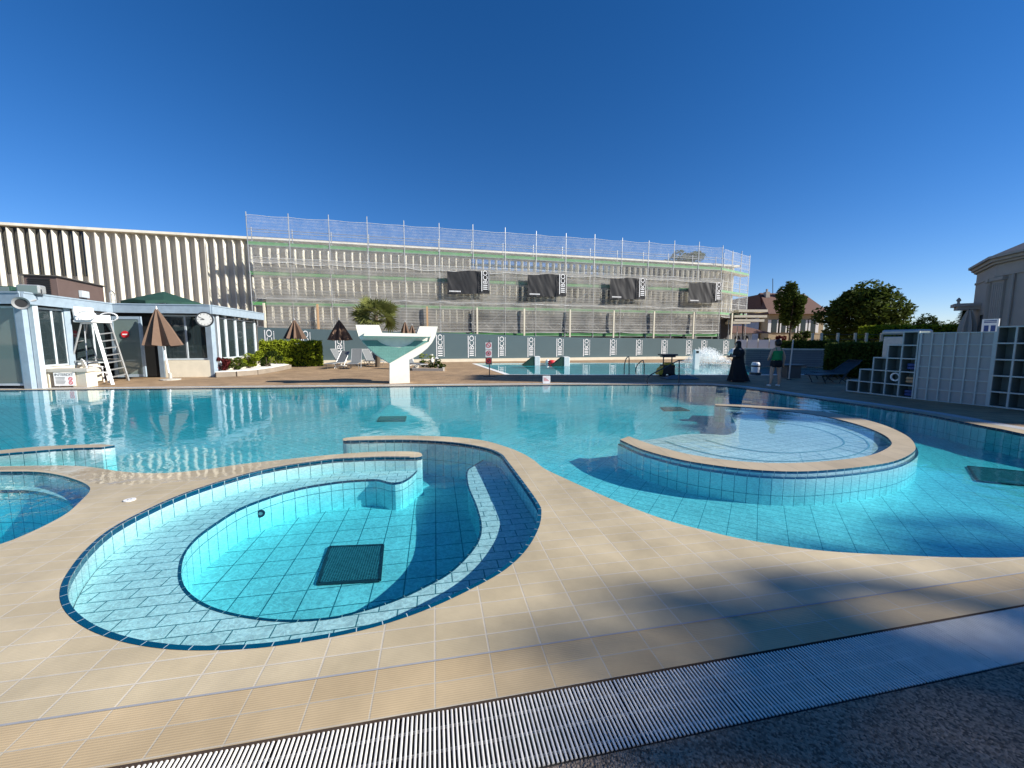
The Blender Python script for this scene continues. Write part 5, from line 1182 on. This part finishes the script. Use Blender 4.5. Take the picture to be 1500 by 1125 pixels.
MB().tube([U(D(1089, 490, 44), 0), D(1089, 455, 44)], .08, 8).build('post', M['darksteel'], t)
tree('garden_tree', 'green tree growing in front of the brown roofed house', U(D(1158, 480, 52), 0), U(D(1158, 450, 52), 6.4), (1.8, 1.7, 3.2), 6500, .2, 'leaf', clumps=34)
tree('broad_tree', 'broad dark green tree standing alone right of the house', U(D(1264, 480, 45), 0), U(D(1262, 460, 45), 4.6), (4.3, 4.2, 3.5), 15000, .22, 'leaf', trunk_r=.35, clumps=60)
BG = 'bushes between the pool wall and the house'
shrub('light green bush below the house right of the garden tree', U(D(1192, 490, 40), 0), (1.9, 1.5, 1.7), 1800, .14, 'leaf', 'garden_bush', 'bush', BG)
shrub('dark red leaved bush below the house windows', U(D(1150, 490, 42), 0), (1.3, 1.0, 1.35), 1000, .12, 'leaf_red', 'garden_bush', 'bush', BG)
shrub('dark green bush below the house left corner', U(D(1133, 490, 44), 0), (1.3, 1.0, 1.2), 1000, .12, 'leaf_dark', 'garden_bush', 'bush', BG)
shrub('small green bush between fence posts under the broad tree', U(D(1240, 490, 34), 0), (2.6, 1.2, 1.1), 1500, .12, 'leaf_dark', 'garden_bush', 'bush', BG)
hedge('yellow green trimmed tree row behind the cabinet', D(1265, 480, 33), D(1395, 480, 31), 1.6, .95, 3800, .11, 'leaf_bright', z=1.9)
tree('distant_tree', 'small rounded reddish green tree far behind the white locker wall', U(D(1354, 480, 72), 0), U(D(1354, 478, 72), 4.4), (2.6, 2.5, 2.4), 1800, .2, 'leaf_dark')
tree('distant_tree', 'low green tree on the skyline left of the stone building', U(D(1388, 480, 64), 0), U(D(1388, 485, 64), 3.0), (3.0, 2.5, 1.9), 1500, .2, 'leaf')
tree('distant_tree', 'pale green distant tree just right of the broad tree', U(D(1335, 480, 85), 0), U(D(1335, 482, 85), 4.0), (3.4, 2.5, 2.6), 1500, .22, 'leaf')
hedge('distant dark hedge line added under the trees to cover the bright horizon band', D(1130, 490, 78), D(1440, 490, 70), 3, 3.3, 4500, .3, 'leaf_dark')  # hedge put in to block the bright strip of ground and horizon
tree('tall_tree', 'grey green tree top showing above the hall roof behind the net', U(D(1003, 400, 62), 0), U(D(1003, 385, 62), 13.6), (3.4, 3.2, 1.9), 3200, .2, 'leaf')
# conifer
cb_ = U(D(1412, 480, 36), 0); t = thing('conifer', 'dark conifer beside the left corner of the stone building', 'conifer', cb_); MB().tube([cb_, cb_ + ZV * 4.8], [.18, .04], 7).build('trunk', M['bark'], t); lm = MB()
for k in range(2400):
    z = random.uniform(.6, 4.9); r = (5.0 - z) * .40 * random.uniform(.3, 1); a = random.uniform(0, 6.28); c = cb_ + Vector((r * math.cos(a), r * math.sin(a), z - r * .25)); e = Vector((math.cos(a), math.sin(a), -.35)) * .2; w = Vector((-math.sin(a), math.cos(a), 0)) * .05
    lm.add([c - w, c + e - w, c + e + w, c + w], [(0, 1, 2, 3)])
lm.build('crown', M['leaf_dark'], t)

# ------------------------------------------------------------------ stone building on the right, with added unseen wings outside the frame
ft = [Vector(p) for p in ((26.6, 18.0, 0), (28.4, 23.8, 0), (31.2, 27.2, 0), (38, 31, 0), (46, 31, 0), (46, 18, 0))]
EH = 6.35
ho = thing('stone_hotel', 'beige stone building with fluted pilasters and a slate roof at the right edge', 'building', ft[1])
cf = sum(ft, Vector((0, 0, 0))) / 6
MB().prism(ft, (0, 0, EH)).build('wall', M['stucco'], ho)
grow = lambda k: [cf + (p - cf) * k for p in ft]
m = MB()
for z, k, h in ((EH - .95, 1.012, .12), (EH - .22, 1.03, .12), (EH - .10, 1.055, .16), (EH + .06, 1.085, .14)): m.prism([U(p, z) for p in grow(k)], (0, 0, h))
m.build('cornice', M['stucco'], ho)
b_ = [U(p, EH + .21) for p in grow(1.07)]; tp_ = [U(p, EH + 1.75) for p in grow(.55)]; m = MB(); m.add(b_ + tp_, [(i, (i + 1) % 6, (i + 1) % 6 + 6, i + 6) for i in range(6)] + [tuple(range(6, 12))]); m.build('roof', M['slate'], ho)
def pil(p, q, f, w=.75):
    d = (q - p); L = d.length; d.normalize(); nn = Vector((-d.y, d.x, 0)); nn = nn if (p + nn - cf).length > (p - cf).length else -nn; c = p + d * (L * f); rz = math.atan2(d.y, d.x)
    m = MB(); m.box(c + nn * .06 + ZV * 2.6, (w, .14, 5.2), rz=rz); m.box(c + nn * .12 + ZV * 5.25, (w + .16, .26, .2), rz=rz); m.box(c + nn * .1 + ZV * .3, (w + .1, .22, .6), rz=rz)
    for k in range(5): m.box(c + d * ((k - 2) * w / 5.5) + nn * .14 + ZV * 3.7, (.05, .03, 2.6), rz=rz)
    m.build('pilaster', M['stucco'], ho)
pil(ft[0], ft[1], .93); pil(ft[1], ft[2], .12, .5); pil(ft[0], ft[1], .18)
d = (ft[0] - ft[1]).normalized(); nn = Vector((d.y, -d.x, 0)); nn = nn if nn.x < 0 else -nn; c = ft[1] + d * 3.35
w = MB().prism([c + d * x + nn * .02 + ZV * z for x, z in [(-.65, .9), (.65, .9), (.65, 3.7), (.5, 4.2), (0, 4.45), (-.5, 4.2), (-.65, 3.7)]], nn * .03).build('window', M['blackglass'], ho)
m = MB(); m.tube([c + d * x + nn * .06 + ZV * z for x, z in [(-.7, .9), (-.7, 3.7), (-.54, 4.26), (0, 4.52), (.54, 4.26), (.7, 3.7), (.7, .9)]], .07, 6); m.bar(c + nn * .06 + ZV * .9, c + nn * .06 + ZV * 4.4, .06, .05, up=nn); m.build('frame', M['stucco'], w)
m = MB(); c = ft[1] + d * 1.35; m.tube([c + nn * .1, c + nn * .1 + ZV * 5.4], .06, 8); m.build('downpipe', M['stucco'], ho)
d2 = (ft[2] - ft[1]).normalized(); n3 = Vector((-d2.y, d2.x, 0)); c = ft[1] + d2 * 3.0
MB().box(c + n3 * .5 + ZV * 4.0, (1.4, 1.3, .2), rz=math.atan2(d2.y, d2.x)).box(c + n3 * .5 + ZV * 3.8, (1.1, 1.0, .2), rz=math.atan2(d2.y, d2.x)).build('balcony', M['stucco'], ho); MB().lathe(c + n3 * .9 + ZV * 4.1, [(.09, 0), (.06, .15), (.13, .25), (.03, .42)], 10).build('finial', M['stucco'], ho)
MB().prism([ft[1] + d2 * x + n3 * .03 + ZV * z for x, z in ((1.0, .9), (2.0, .9), (2.0, 3.3), (1.0, 3.3))], n3 * .03).build('window', M['blackglass'], ho)
# unseen wings added beyond the right edge, sized so their shadow covers the terrace
for x0, x1, y0, y1, h, nm in ((44, 58, 4.2, 6.2, 20.0, 'unseen_wing'), (44, 58, 6.2, 9.0, 24.7, 'unseen_wing'), (46, 60, 9.0, 27, 15.6, 'unseen_wing'), (46, 60, -3, 4.2, 15.2, 'unseen_wing'), (46, 47.4, -.6, .3, 22.0, 'chimney'), (46, 47.4, .9, 1.7, 21.0, 'chimney')):  # unseen chimneys added so their shadows fall across the pool
    MB().box(((x0 + x1) / 2, (y0 + y1) / 2, h / 2), (x1 - x0, y1 - y0 - .01, h)).build(nm, M['stucco'], ho)
c = U(D(1417, 480, 26), 0); t = thing('closed_parasol', 'closed white parasol at the corner of the stone building', 'parasol', c); MB().tube([c, c + ZV * 3.7], .03, 8).build('pole', M['darksteel'], t)
m = MB(); n = 16
for i in range(8):
    f = i / 7; z = 3.65 - 2.6 * f
    for k in range(n): a = 2 * math.pi * k / n; rr = (.05 + .42 * math.sin(math.pi * (f * .8 + .05)) ) * (1 if k % 2 else .7); m.v.append((c.x + rr * math.cos(a), c.y + rr * math.sin(a), z))
for i in range(7):
    for k in range(n): m.f.append((i * n + k, i * n + (k + 1) % n, (i + 1) * n + (k + 1) % n, (i + 1) * n + k))
m.build('canopy', M['stucco'], t)
# a tree outside the frame on the right: its crown shades the foreground paving
random.seed(6)
tree('shade_tree', 'large leafy tree to the right of the foreground paving, outside the picture', (42, -6.6, 0), (42, -6.6, 16.3), (5.0, 3.5, 4.9), 7000, .36, 'leaf_dark', trunk_r=.4, clumps=30)

# ------------------------------------------------------------------ people
def skin_body(name, nodes, edges, m_, parent, sub=1):
    """nodes: {key: (x, y, z, r)} in world coordinates, first node is the root"""
    keys = list(nodes); me = bpy.data.meshes.new(name); me.from_pydata([nodes[k][:3] for k in keys], [(keys.index(a), keys.index(b)) for a, b in edges], []); me.materials.append(m_)
    o = link(bpy.data.objects.new(name, me)); md = o.modifiers.new('skin', 'SKIN'); md.use_smooth_shade = True
    for i, k in enumerate(keys):
        sv = me.skin_vertices[0].data[i]; r = nodes[k][3]; sv.radius = r if isinstance(r, tuple) else (r, r); sv.use_root = i == 0
    if sub: s = o.modifiers.new('sub', 'SUBSURF'); s.levels = s.render_levels = sub
    o.parent = parent; o.location = -total_offset(parent); return o
def hand(nodes, edges, wrist, c, dirv, side, key, curl=.25):
    dirv = Vector(dirv).normalized(); side = Vector(side).normalized(); down = dirv.cross(side); c = Vector(c)
    p = c + dirv * .05; nodes[key + 'palm'] = (*p, .028); edges.append((wrist, key + 'palm'))
    for i, (o, L) in enumerate(((-.027, .075), (-.009, .085), (.009, .08), (.027, .062))):
        a = p + side * o + dirv * .035; b = a + (dirv + down * curl).normalized() * L * .5; e = b + (dirv + down * curl * 3).normalized() * L * .5
        for n_, q, r in ((key + f'a{i}', a, .010), (key + f'b{i}', b, .009), (key + f'c{i}', e, .0075)): nodes[n_] = (*q, r)
        edges += [(key + 'palm', key + f'a{i}'), (key + f'a{i}', key + f'b{i}'), (key + f'b{i}', key + f'c{i}')]
    a = p - side * .035 + dirv * .0; e = a - side * .02 + dirv * .04; nodes[key + 't0'] = (*a, .011); nodes[key + 't1'] = (*e, .009); edges += [(key + 'palm', key + 't0'), (key + 't0', key + 't1')]
def rel(base, tab): return {k: (base.x + v[0], base.y + v[1], base.z + v[2], v[3]) for k, v in tab.items()}
def loft(base, rings, n=20, wav=0.0):
    m = MB()
    for x, y, z, rx, ry in rings:
        for k in range(n):
            a = 2 * math.pi * k / n; f = 1 + wav * math.sin(a * 5 + z * 9); m.v.append((base.x + x + rx * f * math.cos(a), base.y + y + ry * f * math.sin(a), base.z + z))
    for i in range(len(rings) - 1):
        for k in range(n): m.f.append((i * n + k, i * n + (k + 1) % n, (i + 1) * n + (k + 1) % n, (i + 1) * n + k))
    m.f += [tuple(reversed(range(n))), tuple((len(rings) - 1) * n + k for k in range(n))]
    return m
# woman in green, seen from behind
wb_ = G(1135, 566.5); w = thing('person', 'person in a green vest and black shorts seen from behind on the shaded terrace', 'person', wb_)
T = {'pelvis': (0, 0, .93, (.17, .13)), 'waist': (0, .0, 1.08, (.145, .11)), 'chest': (0, .0, 1.24, (.17, .12)), 'shoulder': (0, .0, 1.36, (.13, .09)), 'neck': (0, .01, 1.44, .052), 'jaw': (0, .03, 1.52, .075), 'head': (0, .015, 1.60, .09), 'crown': (0, 0, 1.67, .065), 'nose': (0, .115, 1.56, .016),
     'hl': (-.10, 0, .86, .105), 'kl': (-.15, .02, .47, .062), 'cl': (-.16, -.03, .33, .058), 'al': (-.17, 0, .09, .038), 'fl': (-.19, .13, .04, .036),
     'hr': (.10, 0, .86, .105), 'kr': (.13, .02, .47, .062), 'cr': (.13, -.03, .33, .058), 'ar': (.14, 0, .09, .038), 'fr': (.15, .13, .04, .036),
     'sl': (-.19, 0, 1.33, .058), 'el': (-.27, -.01, 1.08, .042), 'wl': (-.20, .16, .98, .027), 'sr': (.19, 0, 1.33, .058), 'er': (.27, -.02, 1.07, .042), 'wr': (.30, .06, .86, .027)}
nd = rel(wb_, T); ed = [('pelvis', 'waist'), ('waist', 'chest'), ('chest', 'shoulder'), ('shoulder', 'neck'), ('neck', 'jaw'), ('jaw', 'head'), ('head', 'crown'), ('jaw', 'nose'), ('pelvis', 'hl'), ('hl', 'kl'), ('kl', 'cl'), ('cl', 'al'), ('al', 'fl'), ('pelvis', 'hr'), ('hr', 'kr'), ('kr', 'cr'), ('cr', 'ar'), ('ar', 'fr'), ('shoulder', 'sl'), ('sl', 'el'), ('el', 'wl'), ('shoulder', 'sr'), ('sr', 'er'), ('er', 'wr')]
hand(nd, ed, 'wl', nd['wl'][:3], (.3, .9, .1), (0, .1, 1), 'HL', .4); hand(nd, ed, 'wr', nd['wr'][:3], (.05, .2, -1), (.2, 1, 0), 'HR', .3)
skin_body('body', nd, ed, M['skin'], w)
loft(wb_, [(0, 0, .97, .185, .145), (0, 0, 1.06, .168, .135), (0, 0, 1.16, .175, .14), (0, 0, 1.25, .19, .15), (0, 0, 1.315, .168, .125)], 24, .015).build('vest', M['green_cloth'], w, True)
m = MB()
for x in (-.09, .09): m.tube([wb_ + Vector((x, -.11, 1.30)), wb_ + Vector((x * .95, -.05, 1.42)), wb_ + Vector((x, .06, 1.40)), wb_ + Vector((x, .12, 1.30))], .014, 6)
m.build('strap', M['green_cloth'], w)
sv_ = rel(wb_, {'p': (0, 0, .94, (.185, .145)), 'w': (0, 0, 1.03, (.185, .15)), 'l0': (-.10, 0, .84, .125), 'l1': (-.125, .01, .66, .105), 'r0': (.10, 0, .84, .125), 'r1': (.115, .01, .66, .105)}); skin_body('shorts', sv_, [('p', 'w'), ('p', 'l0'), ('l0', 'l1'), ('p', 'r0'), ('r0', 'r1')], M['black_cloth'], w)
hb_ = loft(wb_, [(0, -.02, 1.475, .055, .05), (0, -.03, 1.52, .088, .085), (0, -.03, 1.58, .108, .105), (0, -.02, 1.64, .106, .108), (0, -.02, 1.69, .08, .085), (0, -.02, 1.72, .03, .03)], wav=.04)
hb_.lathe(wb_ + Vector((0, -.1, 1.66)), [(.01, -.055), (.045, -.035), (.058, 0), (.045, .035), (.01, .055)], 12); hb_.build('hair', M['hair'], w, True)
for x in (-.18, .145):
    sh = rel(wb_, {'a': (x, -.03, .05, .05), 'b': (x - .005, .09, .045, .046), 'c': (x - .01, .17, .04, .036)}); skin_body('shoe', sh, [('a', 'b'), ('b', 'c')], M['shoe'], w)
# robed person in profile, facing left
rb_ = G(1079, 559); w = thing('person', 'person in a long black robe and headscarf facing left and holding a phone', 'person', rb_)
T = {'pelvis': (0, 0, .88, (.15, .12)), 'waist': (.01, 0, 1.04, (.13, .11)), 'chest': (0, 0, 1.2, (.15, .12)), 'shoulder': (.0, 0, 1.33, (.11, .1)), 'neck': (-.03, 0, 1.41, .05), 'jaw': (-.075, 0, 1.47, .07), 'head': (-.045, 0, 1.55, .09), 'crown': (-.02, 0, 1.61, .065), 'nose': (-.16, 0, 1.52, .016),
     'hl': (-.02, -.09, .84, .09), 'kl': (-.08, -.1, .46, .06), 'al': (-.14, -.1, .08, .04), 'fl': (-.27, -.1, .035, .035), 'hr': (.02, .09, .84, .09), 'kr': (.06, .1, .46, .06), 'ar': (.14, .1, .08, .04), 'fr': (.02, .1, .035, .035),
     'sl': (-.01, -.17, 1.31, .06), 'el': (-.05, -.22, 1.05, .045), 'wl': (-.27, -.16, 1.05, .03), 'sr': (-.01, .17, 1.31, .06), 'er': (-.05, .22, 1.05, .045), 'wr': (-.27, .1, 1.02, .03)}
nd = rel(rb_, T); ed = [('pelvis', 'waist'), ('waist', 'chest'), ('chest', 'shoulder'), ('shoulder', 'neck'), ('neck', 'jaw'), ('jaw', 'head'), ('head', 'crown'), ('jaw', 'nose'), ('pelvis', 'hl'), ('hl', 'kl'), ('kl', 'al'), ('al', 'fl'), ('pelvis', 'hr'), ('hr', 'kr'), ('kr', 'ar'), ('ar', 'fr'), ('shoulder', 'sl'), ('sl', 'el'), ('el', 'wl'), ('shoulder', 'sr'), ('sr', 'er'), ('er', 'wr')]
hand(nd, ed, 'wl', nd['wl'][:3], (-1, .3, .1), (0, 0, 1), 'HL', .5); hand(nd, ed, 'wr', nd['wr'][:3], (-1, -.3, .1), (0, 0, 1), 'HR', .5)
skin_body('body', nd, ed, M['skin'], w)
m = MB(); prof = [(.02, .03, .38, .33), (.01, .3, .32, .29), (.0, .6, .255, .25), (.0, .85, .22, .22), (.02, 1.05, .185, .2), (.01, 1.2, .19, .23), (.0, 1.3, .17, .22), (-.01, 1.38, .09, .11)]; n = 28
for x, z, rx, ry in prof:
    for k in range(n):
        a = 2 * math.pi * k / n; fl_ = 1 + .2 * max(0, (1.0 - z)) * math.sin(a * 7 + z * 2)
        m.v.append((rb_.x + x + rx * fl_ * math.cos(a) + (.05 * (1 - z) if z < 1 else 0), rb_.y + ry * fl_ * math.sin(a), rb_.z + z))
for i in range(len(prof) - 1):
    for k in range(n): m.f.append((i * n + k, i * n + (k + 1) % n, (i + 1) * n + (k + 1) % n, (i + 1) * n + k))
m.build('robe', M['black_cloth'], w, True)
for y in (-1, 1):
    q = rel(rb_, {'a': (-.01, y * .17, 1.31, .085), 'b': (-.04, y * .225, 1.05, .085), 'c': (-.22, y * .16, 1.04, .07)}); skin_body('sleeve', q, [('a', 'b'), ('b', 'c')], M['black_cloth'], w)
loft(rb_, [(.06, 0, 1.10, .16, .215), (.045, 0, 1.22, .17, .225), (.02, 0, 1.32, .15, .19), (.005, 0, 1.39, .105, .115), (0, 0, 1.44, .095, .098), (-.012, 0, 1.51, .105, .105), (-.015, 0, 1.58, .108, .105), (-.015, 0, 1.64, .085, .085), (-.012, 0, 1.68, .03, .03)], 24, .02).build('headscarf', M['black_cloth'], w, True)
c = rb_ + Vector((-.37, -.1, 1.10)); t = thing('mobile_phone', 'dark phone held by the robed person', 'phone', c); MB().box(c, (.012, .075, .15), M=Matrix.Rotation(.4, 3, 'Y')).build('case', M['black'], t); MB().box(c + Vector((.0075, 0, 0)), (.002, .068, .14), M=Matrix.Rotation(.4, 3, 'Y')).build('screen', M['blackglass'], t)
